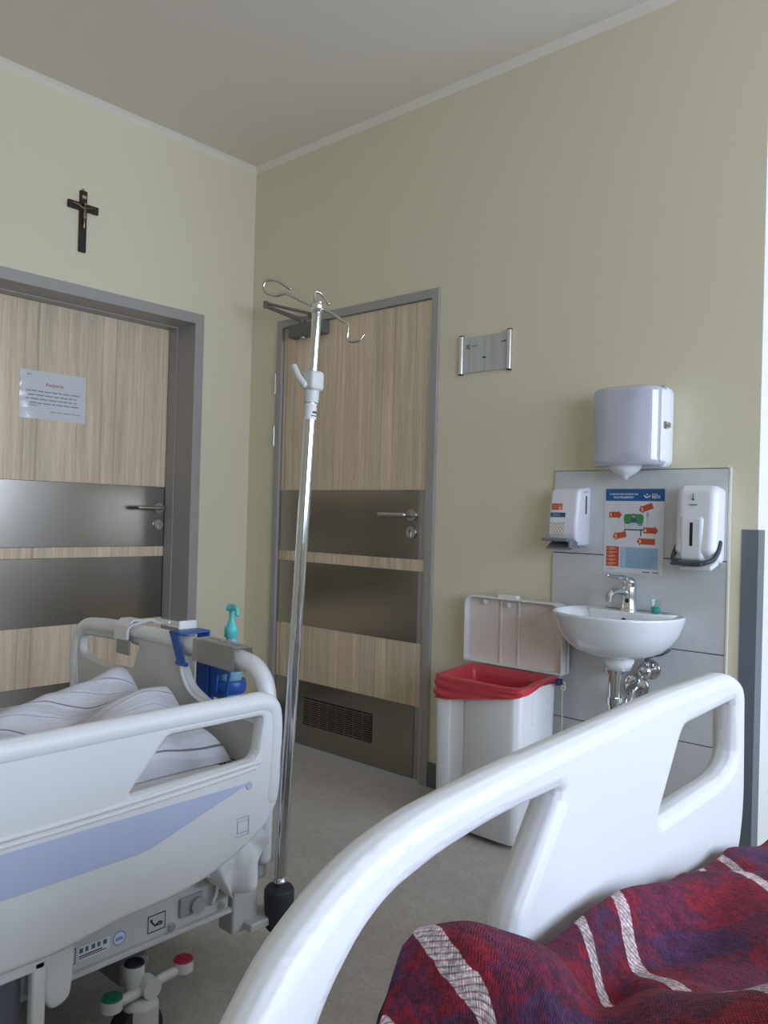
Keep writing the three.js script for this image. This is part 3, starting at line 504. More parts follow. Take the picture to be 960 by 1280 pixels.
// ---------------------------------------------------------------- beds
// side rail: silhouette in (distance from the foot-side end s, height below the top v); z = zEnd + s
function flatCaps(g) {                                            // the two big flat faces keep their own normal
  const p = g.attributes.position, n = g.attributes.normal, a = V(0, 0, 0), b = V(0, 0, 0), c = V(0, 0, 0);
  for (let i = 0; i < p.count; i += 3) {
    a.fromBufferAttribute(p, i); b.fromBufferAttribute(p, i + 1).sub(a); c.fromBufferAttribute(p, i + 2).sub(a); b.cross(c).normalize();
    if (Math.abs(b.x) > 0.999) for (let k = 0; k < 3; k++) n.setXYZ(i + k, Math.sign(b.x), 0, 0);
  }
  return g;
}
function sideRail(parent, o) {                                    // o: x0, x1, zEnd, top, bottom, holes, lower outline
  const { x0, x1, zEnd, top } = o, P = (s, v) => [zEnd + s, top + v], xm = (x0 + x1) / 2;
  const outline = o.outline.map(([s, v]) => P(s, v));
  const sh = shapeOf(zy(outline), o.radii);
  for (const [h, r] of o.holes) sh.holes.push(shapeOf(zy(h.map(([s, v]) => P(s, v))), r));
  const g = extX(sh, x0 + (o.flush ? 0 : 0.004), x1 - (o.flush ? 0 : 0.004), o.flush ? 0.019 : 0.011, 6);
  const rail = part('side_rail', flatCaps(toCreasedNormals(g, 0.9)), M.bed, parent, o.label);
  const tr = o.tube.map(([s, v]) => { const [z, y] = P(s, v); return [xm, y, z]; });
  const tg = tube(tr, 0.024, 160, 20); 
  tg.translate(-xm, 0, 0).scale((x1 - x0) / 0.048, 1, 1).translate(xm, 0, 0);
  if (!o.flush) part('grip_tube', tg, M.bed, rail);
  return rail;
}
const linen = tex(256, 256, (u, v) => 128 + 70 * (noise(u * 128, v * 128, 128, 128) - 0.5) + 20 * (noise(u * 16, v * 16, 16, 16) - 0.5), false);
{
  const bed = thing('hospital_bed', 'empty hospital bed with white side rail carrying a blue stripe', 'bed', [1.33, 0, 2.4]);
  // end board: rim tube and panel with two grip openings
  const Z = 1.34;
  const rim = [[0.862, 0.28, Z], [0.862, 0.5, Z], [0.862, 0.64, Z], [0.874, 0.7, Z], [0.91, 0.731, Z], [0.98, 0.742, Z], [1.15, 0.748, Z], [1.35, 0.747, Z], [1.55, 0.74, Z], [1.68, 0.735, Z], [1.74, 0.722, Z], [1.774, 0.69, Z], [1.786, 0.64, Z], [1.786, 0.5, Z], [1.786, 0.28, Z]];
  const eb = part('end_board', extZ((() => {
    const s = shapeOf([[0.862, 0.22], [1.786, 0.22], [1.786, 0.7], [1.72, 0.736], [1.3, 0.745], [0.905, 0.739], [0.862, 0.705]], [0.02, 0.02, 0.04, 0.05, 0.1, 0.02, 0.02]);
    s.holes.push(shapeOf([[0.9, 0.705], [1.235, 0.716], [1.2, 0.64], [1.03, 0.632], [0.9, 0.65]], [0.03, 0.012, 0.02, 0.05, 0.03]));
    s.holes.push(shapeOf([[1.43, 0.714], [1.755, 0.705], [1.755, 0.6], [1.56, 0.607], [1.475, 0.64], [1.445, 0.69]].reverse(), [0.03, 0.05, 0.03, 0.02, 0.03, 0.02]));
    return s;
  })(), Z - 0.014, Z + 0.014, 0.008, 4), M.bedGrey, bed, 'grey-beige plastic end board');
  part('rim_tube', tube(rim, 0.0225, 160, 20), M.bed, eb);
  part('panel_rib', [tube([[0.9, 0.25, Z + 0.014], [0.885, 0.55, Z + 0.012], [0.878, 0.66, Z + 0.006]], 0.007, 30, 10), tube([[1.435, 0.71, Z + 0.012], [1.452, 0.66, Z + 0.013], [1.49, 0.622, Z + 0.013], [1.57, 0.602, Z + 0.013], [1.77, 0.594, Z + 0.013]], 0.006, 40, 10)], M.bed, eb);
  // pictogram sticker
  const pt = canvasTex(128, 48, (g) => { g.fillStyle = '#d8d8d4'; g.fillRect(0, 0, 128, 48); g.strokeStyle = '#222'; g.lineWidth = 4; g.strokeRect(3, 3, 122, 42); g.fillStyle = '#222'; for (const x of [28, 60, 96]) { g.beginPath(); g.moveTo(x, 8); g.lineTo(x + 8, 40); g.lineTo(x - 8, 40); g.fill(); } });
  part('pictogram_sticker', sheetFacing('z', 1.63, 1.7, 0.455, 0.49, Z + 0.0136, 0.001), mat(0xffffff, 0.5, { map: pt }), eb);
  // near side rail
  const rail = sideRail(bed, {
    x0: 1.842, x1: 1.886, zEnd: 1.366, top: 0.697, label: 'white side rail with blue stripe',
    outline: [[0.012, -0.03], [0.06, -0.003], [0.85, -0.003], [0.98, -0.06], [1.06, -0.2], [1.05, -0.33], [0.9, -0.405], [0.62, -0.405], [0.51, -0.405], [0.41, -0.388], [0.3, -0.386], [0.2, -0.371], [0.095, -0.331], [0.038, -0.293], [0.014, -0.254], [0.006, -0.2]],
    radii: [0.03, 0.04, 0.1, 0.1, 0.08, 0.08, 0.1, 0.05, 0.05, 0.05, 0.05, 0.05, 0.04, 0.03, 0.02, 0.04],
    holes: [[[[0.066, -0.052], [0.31, -0.052], [0.396, -0.153], [0.09, -0.145], [0.076, -0.13]], [0.012, 0.012, 0.014, 0.012, 0.012]], [[[0.645, -0.052], [0.86, -0.056], [0.94, -0.1], [0.99, -0.2], [0.96, -0.23], [0.77, -0.19]], [0.02, 0.06, 0.06, 0.03, 0.03, 0.03]]],
    tube: [[0.034, -0.24], [0.027, -0.15], [0.025, -0.075], [0.033, -0.04], [0.058, -0.026], [0.12, -0.024], [0.3, -0.023], [0.6, -0.024], [0.8, -0.026], [0.9, -0.05], [0.97, -0.11], [1.02, -0.2]],
  });
  part('ledge', [tube([[1.88, 0.546, 1.44], [1.88, 0.542, 1.52], [1.88, 0.53, 1.85], [1.88, 0.526, 2.2], [1.88, 0.52, 2.36]], 0.006, 60, 10), tube([[1.88, 0.534, 1.45], [1.88, 0.529, 1.52], [1.88, 0.517, 1.85], [1.88, 0.513, 2.2], [1.88, 0.508, 2.36]], 0.0045, 60, 10)], M.bed, rail);
  part('blue_stripe', extX(shapeOf(zy([[1.462, 0.506], [1.722, 0.427], [2.36, 0.42], [2.36, 0.498], [2.0, 0.504]]), [0.006, 0.03, 0.01, 0.01, 0.02]), 1.8795, 1.8834, 0), mat(new THREE.Color().setRGB(0.5, 0.565, 0.75), 0.4), rail, 'pale blue tapering stripe');
  part('stripe_button', rod([1.882, 0.499, 1.468], [1.8845, 0.499, 1.468], 0.009, 0.008, 24), mat(new THREE.Color().setRGB(0.5, 0.56, 0.68), 0.4), rail);
  part('square_mark', [bx(1.8815, 1.8832, 0.393, 0.395, 1.466, 1.5), bx(1.8815, 1.8832, 0.432, 0.434, 1.466, 1.5), bx(1.8815, 1.8832, 0.394, 0.433, 1.4655, 1.4675), bx(1.8815, 1.8832, 0.4, 0.43, 1.4955, 1.4975), bx(1.8815, 1.8832, 0.4, 0.402, 1.47, 1.496), bx(1.8815, 1.8832, 0.425, 0.427, 1.47, 1.496)], mat(new THREE.Color().setRGB(0.5, 0.52, 0.54), 0.5), rail);
  // mattress platform, side beams
  const fr = part('frame', [rb(1.745, 1.8, 0.195, 0.3, 1.45, 3.4, 0.006), rb(0.87, 0.925, 0.195, 0.3, 1.45, 3.4, 0.006), rb(0.925, 1.745, 0.3, 0.335, 1.42, 3.4, 0.006), rb(0.925, 1.745, 0.21, 0.27, 1.47, 1.53, 0.006), rb(0.925, 1.745, 0.21, 0.27, 2.6, 2.66, 0.006)], M.bedFrame, bed, 'grey metal bed frame');
  part('frame_flange', [rb(1.8, 1.812, 0.19, 0.2, 1.45, 3.3, 0.002, 1)], M.bedFrame, fr);
  for (const z of [1.475, 1.475 + 0.13]) part('frame_bolt', [rod([1.8, 0.212, z], [1.81, 0.212, z], 0.008, 0.008, 6), rod([1.79, 0.185, z + 0.012], [1.79, 0.197, z + 0.012], 0.009, 0.009, 6)], M.chrome, fr);
  part('knob', [rod([1.8, 0.238, 1.542], [1.815, 0.238, 1.542], 0.019, 0.018, 28), rb(1.8, 1.807, 0.22, 0.262, 1.525, 1.585, 0.005)], mat(new THREE.Color().setRGB(0.36, 0.37, 0.37), 0.5), fr);
  part('hook_wire', tube([[1.806, 0.225, 1.5], [1.812, 0.23, 1.505], [1.815, 0.25, 1.497], [1.815, 0.3, 1.492]], 0.004, 24, 8), M.bed, fr);
  const lt = canvasTex(512, 128, (g, w, h) => {
    g.fillStyle = '#c9cccb'; g.fillRect(0, 0, w, h);
    g.strokeStyle = '#22252a'; g.lineWidth = 6; g.strokeRect(6, 12, 70, 104); g.fillStyle = '#22252a'; g.beginPath(); g.arc(41, 34, 11, 0, 7); g.fill(); g.fillStyle = '#b9a53c'; g.fillRect(26, 50, 30, 56); g.fillStyle = '#22252a'; g.fillRect(36, 66, 10, 44);
    g.fillStyle = '#dfe4ea'; g.fillRect(96, 18, 250, 96); g.fillStyle = '#5f6a78'; for (let i = 0; i < 5; i++) g.fillRect(106 + i * 46, 28, 30 - 6 * (i % 2), 34); g.fillStyle = '#39424f'; g.fillRect(104, 78, 180, 10); g.fillRect(104, 94, 210, 8);
    g.fillStyle = '#7fa6d6'; g.beginPath(); g.arc(420, 64, 54, 0, 7); g.fill(); g.fillStyle = '#dfe8f4'; g.beginPath(); g.arc(420, 64, 44, 0, 7); g.fill(); g.fillStyle = '#7fa6d6'; g.fillRect(388, 54, 64, 26);
  });
  part('label_sticker', sheetFacing('x', 1.7, 1.84, 0.212, 0.247, 1.7995, 0.0012), mat(0xffffff, 0.45, { map: lt }), fr);
  const lt2 = canvasTex(160, 120, (g) => { g.fillStyle = '#c3c6c6'; g.fillRect(0, 0, 160, 120); g.strokeStyle = '#1f2226'; g.lineWidth = 7; g.strokeRect(6, 6, 148, 108); g.lineWidth = 12; g.beginPath(); g.moveTo(36, 48); g.lineTo(66, 78); g.lineTo(100, 62); g.lineTo(132, 70); g.stroke(); g.fillStyle = '#1f2226'; g.beginPath(); g.arc(34, 40, 11, 0, 7); g.fill(); g.fillRect(60, 74, 70, 10); });
  part('position_sticker', sheetFacing('x', 1.617, 1.661, 0.212, 0.25, 1.7995, 0.0012), mat(0xffffff, 0.45, { map: lt2 }), fr);
  part('blue_tag', sheetFacing('x', 1.462, 1.485, 0.245, 0.275, 1.7995, 0.0012), mat(0x23476f, 0.5), fr);
  // rail linkage arms
  for (const z of [1.9, 2.15]) part('rail_arm', extX(shapeOf(zy([[z - 0.055, 0.33], [z + 0.01, 0.33], [z + 0.005, 0.2], [z - 0.01, 0.175], [z - 0.045, 0.185], [z - 0.05, 0.22]]), 0.015), 1.82, 1.855, 0.008, 3), M.bed, bed);
  part('arm_link', [rb(1.85, 1.872, 0.27, 0.3, 1.905, 2.11, 0.006), rb(1.85, 1.872, 0.09, 0.29, 1.91, 1.936, 0.006), rb(1.85, 1.872, 0.09, 0.29, 2.085, 2.11, 0.006)], M.bed, bed);
  part('actuator_cover', rb(1.77, 1.84, 0.08, 0.27, 1.935, 2.3, 0.02), mat(new THREE.Color().setRGB(0.13, 0.14, 0.17), 0.4), bed, 'dark grey actuator cover');
  // corner bracket and pole socket
  const br = part('corner_bracket', [rb(1.735, 1.79, 0.12, 0.275, 1.355, 1.43, 0.006), rb(1.75, 1.82, 0.125, 0.145, 1.3, 1.4, 0.005), rod([1.765, 0.29, 1.335], [1.765, 0.29, 1.37], 0.022)], M.bedFrame, bed);
  part('pole_socket', lathe([[0.0, -0.105], [0.02, -0.105], [0.03, -0.095], [0.036, -0.03], [0.036, -0.008], [0.031, 0.0], [0.0, 0.0]], [1.818, 0.208, 1.315]), mat(new THREE.Color().setRGB(0.035, 0.038, 0.048), 0.6), br, 'dark rubber pole socket');
  // undercarriage with brake pedals
  const uc = part('undercarriage', [rb(0.95, 1.75, 0.09, 0.14, 1.62, 1.69, 0.008), rb(0.95, 1.75, 0.09, 0.14, 3.1, 3.17, 0.008), rb(1.55, 1.62, 0.09, 0.14, 1.65, 3.15, 0.008), rb(1.05, 1.12, 0.09, 0.14, 1.65, 3.15, 0.008), rb(1.25, 1.42, 0.13, 0.3, 2.2, 2.36, 0.02)], mat(new THREE.Color().setRGB(0.26, 0.26, 0.26), 0.5), bed, 'grey undercarriage');
  const PX = 1.83, PZ = 1.69;
  part('caster_column', [lathe([[0.036, 0.03], [0.036, 0.094], [0.033, 0.1], [0.026, 0.106], [0.0, 0.108]], [PX, 0, PZ]), rb(1.74, PX, 0.045, 0.085, PZ - 0.025, PZ + 0.025, 0.008)], M.bedFrame, bed);
  part('caster_wheel', rod([PX - 0.02, 0.05, PZ + 0.01], [PX + 0.02, 0.05, PZ + 0.01], 0.05, 0.05, 36), mat(0x2c2d30, 0.6), bed);
  for (const [x, z] of [[0.95, 1.69], [0.95, 3.13], [1.83, 3.13]]) part('caster_wheel', [rod([x - 0.02, 0.05, z], [x + 0.02, 0.05, z], 0.05, 0.05, 36), rb(x - 0.03, x + 0.03, 0.085, 0.12, z - 0.035, z + 0.035, 0.008)], mat(0x2c2d30, 0.6), bed);
  const pd = part('brake_pedal', [rod([PX - 0.012, 0.125, PZ - 0.015], [PX + 0.02, 0.125, PZ - 0.015], 0.02, 0.02, 28), tube([[PX, 0.122, PZ - 0.015], [PX, 0.127, PZ - 0.055], [PX, 0.129, PZ - 0.1]], 0.0105, 20, 10), tube([[PX, 0.122, PZ - 0.015], [PX, 0.119, PZ + 0.03], [PX, 0.119, PZ + 0.065]], 0.0105, 20, 10)], M.bedFrame, bed, 'three-way brake pedal');
  const disc = (n, x, y, z, c, l) => { part('pedal_foot', rod([x, y - 0.022, z], [x, y, z], 0.021, 0.021, 28), M.bedFrame, pd); part(n, rod([x, y, z], [x, y + 0.003, z], 0.021, 0.0195, 28), mat(c, 0.5), pd, l); };
  disc('pedal_pad', PX - 0.02, 0.17, PZ + 0.005, 0x1b1d2c, 'black pedal pad'); disc('pedal_pad', PX, 0.145, PZ - 0.1, 0xa52238, 'red pedal pad'); disc('pedal_pad', PX, 0.133, PZ + 0.065, 0x14694c, 'green pedal pad');
  part('pedal_stem', rod([PX - 0.02, 0.1, PZ + 0.005], [PX - 0.02, 0.15, PZ + 0.005], 0.018), M.bedFrame, pd);
}
// mattress with its sheet, and the duvet bunched against the end board
{
  const mt = thing('mattress', 'mattress under a pale grey sheet on the empty bed', 'mattress', [1.33, 0.335, 2.38]);
  part('mattress_core', rb(0.9, 1.765, 0.337, 0.49, 1.385, 3.38, 0.03, 5), mat(new THREE.Color().setRGB(0.74, 0.74, 0.745), 0.85, { bumpMap: linen, bumpScale: 0.0006 }), mt);
  // crumpled corner of the sheet hanging below the rail
  const NU = 60, NV = 40, pos = [], uv = [], idx = [];
  for (let j = 0; j <= NV; j++) for (let i = 0; i <= NU; i++) {
    const u = i / NU, v = j / NV;
    const z = 1.362 + 0.2 * u + 0.012 * Math.sin(v * 7 + u * 4) * v;
    const hang = 0.05 + 0.115 * Math.sin(Math.PI * Math.min(1, u * 1.05 + 0.05)) ** 0.7 * (1 - 0.35 * u) + 0.02 * noise(u * 7, 2.2);
    const y = 0.385 - v * hang - 0.02 * sstep(0.6, 1, u) * v;
    const fold = 0.018 * Math.sin(u * 17 + v * 5) * v + 0.014 * (noise(u * 9, v * 6) - 0.5);
    pos.push(1.772 + 0.055 * Math.sin(v * 2.1) + fold, y, z); uv.push(u * 0.2, v * 0.15);
  }
  for (let j = 0; j < NV; j++) for (let i = 0; i < NU; i++) { const a = j * (NU + 1) + i; idx.push(a, a + NU + 1, a + 1, a + 1, a + NU + 1, a + NU + 2); }
  const g = new THREE.BufferGeometry(); g.setAttribute('position', new THREE.Float32BufferAttribute(pos, 3)); g.setAttribute('uv', new THREE.Float32BufferAttribute(uv, 2)); g.setIndex(idx); g.computeVertexNormals();
  part('sheet_corner', g, mat(new THREE.Color().setRGB(0.76, 0.76, 0.765), 0.85, { side: THREE.DoubleSide }), mt, 'crumpled white sheet corner');

  const stripes = tex(1024, 128, (u, v) => {
    const n = noise(u * 200, v * 40, 200, 40), x = u * 10; let k = 214 + 12 * (n - 0.5), f = x - Math.floor(x);
    if (Math.abs(f - 0.3) < 0.018) k = 118; if (Math.abs(f - 0.8) < 0.012) k = 165; if (f > 0.42 && f < 0.7) k -= 12;
    return [k, k - 2, k + 5];
  });
  const nx = 150, nz = 170, x0 = 0.895, x1 = 1.715, z0 = 1.362, z1 = 2.72;
  const H = (x, z) => {
    const hump = 0.1 * Math.exp(-(((x - 1.4 - 0.15 * (z - 1.46)) / 0.3) ** 2) - ((z - 1.43) / 0.26) ** 2);
    const mid = 0.075 * Math.exp(-(((x - 1.44) / 0.3) ** 2)) * sstep(1.3, 1.8, z);
    const fold = 0.022 * Math.sin((x * 0.9 - z * 0.35) * 30 + 2.2 * noise(x * 5, z * 4)) * (0.4 + noise(x * 4, z * 4)) + 0.03 * (noise(x * 9 + 3, z * 6) - 0.5) + 0.045 * (0.25 - Math.abs(noise(x * 7 + 1, z * 5 + 4) - 0.5)) * sstep(1.9, 1.5, z) + 0.02 * (noise(x * 16, z * 13) - 0.5);
    return 0.52 + hump + mid + fold;
  };
  const grid = (thick) => {
    const p = [], t = [], id = [];
    for (let j = 0; j <= nz; j++) for (let i = 0; i <= nx; i++) {
      let u = i / nx, v = j / nz; 
      const wob = 0.03 * (noise(v * 9, 5.1) - 0.5), wz = 0.02 * (noise(u * 8, 9.3) - 0.5);
      const x = x0 + (x1 - x0 + wob * 2.5) * u, z = z0 + 0.012 + wz + (z1 - z0) * v;
      const e = Math.min(sstep(0, 0.045, u), sstep(0, 0.06, 1 - u), sstep(0, 0.05, v), sstep(0, 0.04, 1 - v));
      let y = 0.492 + (H(x, z) - 0.492) * Math.sqrt(e);
      p.push(x, y, z); t.push(x + 0.06 * noise(x * 4, z * 3) + 0.12 * (H(x, z) - 0.52), z);
    }
    for (let j = 0; j < nz; j++) for (let i = 0; i < nx; i++) { const a = j * (nx + 1) + i; id.push(a, a + nx + 1, a + 1, a + 1, a + nx + 1, a + nx + 2); }
    const g = new THREE.BufferGeometry(); g.setAttribute('position', new THREE.Float32BufferAttribute(p, 3)); g.setAttribute('uv', new THREE.Float32BufferAttribute(t.map((q, k) => k % 2 ? q : q / 0.6), 2)); g.setIndex(id); g.computeVertexNormals(); return g;
  };
  solo('duvet', grid(), mat(0xffffff, 0.9, { map: stripes, side: THREE.DoubleSide, bumpMap: linen, bumpScale: 0.0004 }), 'crumpled white duvet with thin grey stripes bunched on the empty bed', 'duvet', [1.33, 0.49, 2.0]);
}
// things on the end board
{
  const Z = 1.34, h = thing('bottle_holder', 'dark blue plastic holder hooked over the bed end board', 'bottle holder', [1.47, 0.59, Z]);
  const bl = mat(new THREE.Color().setRGB(0.015, 0.09, 0.36), 0.35);
  part('hook', [rb(1.415, 1.47, 0.7715, 0.778, Z - 0.06, Z + 0.036, 0.0025), rb(1.415, 1.47, 0.6, 0.777, Z - 0.06, Z - 0.054, 0.0025), extZ(shapeOf([[1.415, 0.778], [1.448, 0.778], [1.492, 0.7], [1.455, 0.7]], 0.004), Z + 0.03, Z + 0.036, 0.002), rb(1.45, 1.498, 0.692, 0.703, Z + 0.027, Z + 0.038, 0.003)], bl, h);
  part('back_plate', extZ(holed([[1.42, 0.6], [1.545, 0.6], [1.56, 0.7], [1.42, 0.745]], [[[1.5, 0.615], [1.54, 0.612], [1.548, 0.67], [1.505, 0.66]]]), Z - 0.066, Z - 0.06), bl, h);
  part('cradle', [new THREE.TorusGeometry(0.039, 0.006, 10, 40).rotateX(Math.PI / 2).scale(1, 3.2, 1).translate(1.495, 0.625, Z - 0.11), extZ(shapeOf([[1.446, 0.585], [1.475, 0.585], [1.48, 0.64], [1.52, 0.7], [1.446, 0.71]], 0.01), Z - 0.072, Z - 0.062)], bl, h);
  const b = thing('pump_bottle', 'pale blue bottle with a turquoise pump head in the blue holder', 'bottle', [1.495, 0.59, Z - 0.11]);
  const B = [1.495, 0, Z - 0.11], tq = mat(new THREE.Color().setRGB(0.10, 0.58, 0.56), 0.35);
  part('bottle_body', lathe([[0, 0.59], [0.031, 0.59], [0.0325, 0.6], [0.0325, 0.705], [0.028, 0.735], [0.014, 0.752], [0.014, 0.765], [0, 0.765]], B), mat(new THREE.Color().setRGB(0.34, 0.6, 0.74), 0.25, { transmission: 0.35, thickness: 0 }), b);
  part('pump_collar', lathe([[0, 0.757], [0.0185, 0.757], [0.0185, 0.783], [0.012, 0.79], [0.0095, 0.8], [0.0075, 0.806], [0.0075, 0.832], [0, 0.832]], B), tq, b);
  part('pump_head', [lathe([[0, 0.83], [0.015, 0.83], [0.016, 0.838], [0.013, 0.846], [0, 0.847]], B), tube([[B[0], 0.84, B[2]], [B[0] + 0.025, 0.842, B[2] + 0.01], [B[0] + 0.045, 0.837, B[2] + 0.018], [B[0] + 0.05, 0.825, B[2] + 0.02]], 0.0062, 24, 10)], tq, b);
  const lh = thing('label_sleeve', 'clear plastic label sleeve around the top tube of the bed end board', 'label holder', [1.61, 0.7, Z]);
  const sl = new THREE.Shape(); const q = 0.029; sl.moveTo(-q, -q); sl.lineTo(q, -q); sl.lineTo(q, q); sl.lineTo(-q, q); sl.closePath();
  const ho = new THREE.Path(); const r = 0.0272; ho.moveTo(-r, -r); ho.lineTo(-r, r); ho.lineTo(r, r); ho.lineTo(r, -r); ho.closePath(); sl.holes.push(ho);
  const sg = extX(sl, 1.515, 1.69, 0); sg.translate(-1.6, 0, 0); sg.rotateZ(-0.035); sg.translate(1.6, 0.738, Z);
  part('sleeve', sg, mat(0xd6d3cf, 0.12, { transmission: 0.75, thickness: 0 }), lh);
  const pl = canvasTex(256, 64, (g) => { g.fillStyle = '#a8a4a0'; g.fillRect(0, 0, 256, 64); g.fillStyle = '#2e2d2d'; for (let i = 0; i < 9; i++) g.fillRect(14 + i * 24, 14 + 6 * (i % 2), 16, 7); for (let i = 0; i < 6; i++) g.fillRect(110 + i * 22, 38, 14, 6); });
  const pg = bx(-0.07, 0.08, 0.0292, 0.0297, -0.02, 0.022); pg.rotateZ(-0.035); pg.translate(1.6, 0.738, Z);
  part('paper_label', pg, mat(0xffffff, 0.6, { map: pl }), lh);
  const cl = thing('board_clip', 'white curved plastic clip over the top tube of the bed end board', 'clip', [1.25, 0.75, Z]);
  const cg = [];
  for (const k of [0, 1]) { const w = 0.0275; cg.push(extX(shapeOf(zy([[Z + w, 0.72], [Z + w + 0.005, 0.72], [Z + w + 0.004, 0.765], [Z + 0.012, 0.781], [Z - 0.02, 0.781], [Z - w - 0.004, 0.76], [Z - w - 0.004, 0.7], [Z - w, 0.7], [Z - w, 0.757], [Z - 0.018, 0.776], [Z + 0.01, 0.776], [Z + w - 0.001, 0.761]]), 0.002), k ? 1.2 : 1.13, k ? 1.21 : 1.2, 0.0008, 1)); }
  part('clip_body', [cg[0], tube([[1.2, 0.73, Z + 0.031], [1.205, 0.76, Z + 0.03], [1.235, 0.777, Z + 0.012], [1.26, 0.786, Z - 0.005], [1.29, 0.78, Z - 0.015], [1.33, 0.786, Z - 0.02]], 0.005, 40, 8)], M.bed, cl);
  part('clip_plate', [rb(1.2, 1.385, 0.775, 0.781, Z - 0.075, Z - 0.018, 0.003), rb(1.376, 1.385, 0.755, 0.795, Z - 0.075, Z - 0.018, 0.003)], M.bed, cl);
  part('hanging_tab', rb(1.145, 1.215, 0.683, 0.725, Z + 0.0275, Z + 0.034, 0.006), mat(new THREE.Color().setRGB(0.4, 0.4, 0.38), 0.25, { transmission: 0.4, thickness: 0 }), cl, 'grey translucent tab');
}
// ---------------------------------------------------------------- drip stand
{
  const A = [1.818, 0.2, 1.315], B = [1.864, 1.6, 1.286];
  const at = (y) => { const t = (y - A[1]) / (B[1] - A[1]); return [A[0] + (B[0] - A[0]) * t, y, A[2] + (B[2] - A[2]) * t]; };
  const s = thing('drip_stand', 'chrome infusion pole with wire hooks standing in the bed corner socket', 'infusion pole', A);
  part('lower_tube', [rod(at(0.235), at(1.355), 0.0145, 0.0145, 32), rod(at(0.2), at(0.24), 0.009), lathe([[0.0085, 0], [0.0155, 0.004], [0.0155, 0.012], [0.0085, 0.02]], [at(0.215)[0], 0.212, at(0.215)[2]])], metal(0xcfd3d8, 0.08), s);
  part('upper_tube', rod(at(1.35), at(1.6), 0.0115, 0.0115, 32), metal(0xd8dadd, 0.1), s);
  const gp = mat(new THREE.Color().setRGB(0.6, 0.6, 0.58), 0.4);
  const c0 = at(1.4);
  part('clamp_collar', [rod(at(1.365), at(1.395), 0.0175, 0.0185, 32), rb(c0[0] - 0.019, c0[0] + 0.023, 1.393, 1.44, c0[2] - 0.021, c0[2] + 0.021, 0.009, 4)], gp, s);
  part('clamp_lever', tube([[c0[0] + 0.002, 1.405, c0[2] + 0.027], [c0[0] - 0.014, 1.425, c0[2] + 0.032], [c0[0] - 0.032, 1.449, c0[2] + 0.03]], 0.0085, 24, 12), gp, s);
  const st = canvasTex(64, 128, (g) => { g.fillStyle = '#dcdcda'; g.fillRect(0, 0, 64, 128); g.fillStyle = '#333'; g.fillRect(20, 14, 22, 16); g.fillRect(12, 62, 30, 18); g.fillRect(10, 96, 44, 8); });
  part('label_band', rod(at(1.325), at(1.363), 0.0149, 0.0149, 32), mat(0xffffff, 0.5, { map: st }), s);
  const T = at(1.592), hk = (pts) => tube(pts.map(([dx, dy, dz]) => [T[0] + dx, T[1] + dy, T[2] + dz]), 0.0038, 80, 10), k = 1.03;
  const ax = [0.743, -0.669];                                     // the two long hooks lie on one line through the pole
  const L = (d, y, o = 0) => [d * ax[0] + o * ax[1], y, d * ax[1] - o * ax[0]];
  const hm = metal(0xc9c6c0, 0.14);
  part('hook', hk([L(0, 0), L(-0.03, 0.012), L(-0.06, 0.027), L(-0.078, 0.032), L(-0.1, 0.027), L(-0.122, 0.034), L(-0.13, 0.048), L(-0.12, 0.062), L(-0.098, 0.062), L(-0.066, 0.045, 0.004)]), hm, s, 'looped wire hook');
  part('hook', hk([L(0, 0), L(0.03, -0.01), L(0.062, -0.03), L(0.073, -0.036), L(0.0745, -0.055), L(0.074, -0.073), L(0.086, -0.078), L(0.103, -0.074), L(0.113, -0.062)]).clone(), hm, s, 'bent wire hook');
  part('hook', hk([[0.002, -0.01, 0.008], [0.001, 0.02, 0.01], [0.0, 0.036, 0.008], [0.004, 0.036, -0.004], [0.016, 0.012, -0.022]]), hm, s, 'short upright wire hook');
  part('top_cap', [lathe([[0.0, -0.012], [0.0145, -0.012], [0.0145, 0.008], [0.012, 0.012], [0, 0.012]], T), new THREE.SphereGeometry(0.006, 12, 8).translate(T[0] + 0.008, T[1] + 0.012, T[2])], metal(0xe2e2e2, 0.2), s);
}
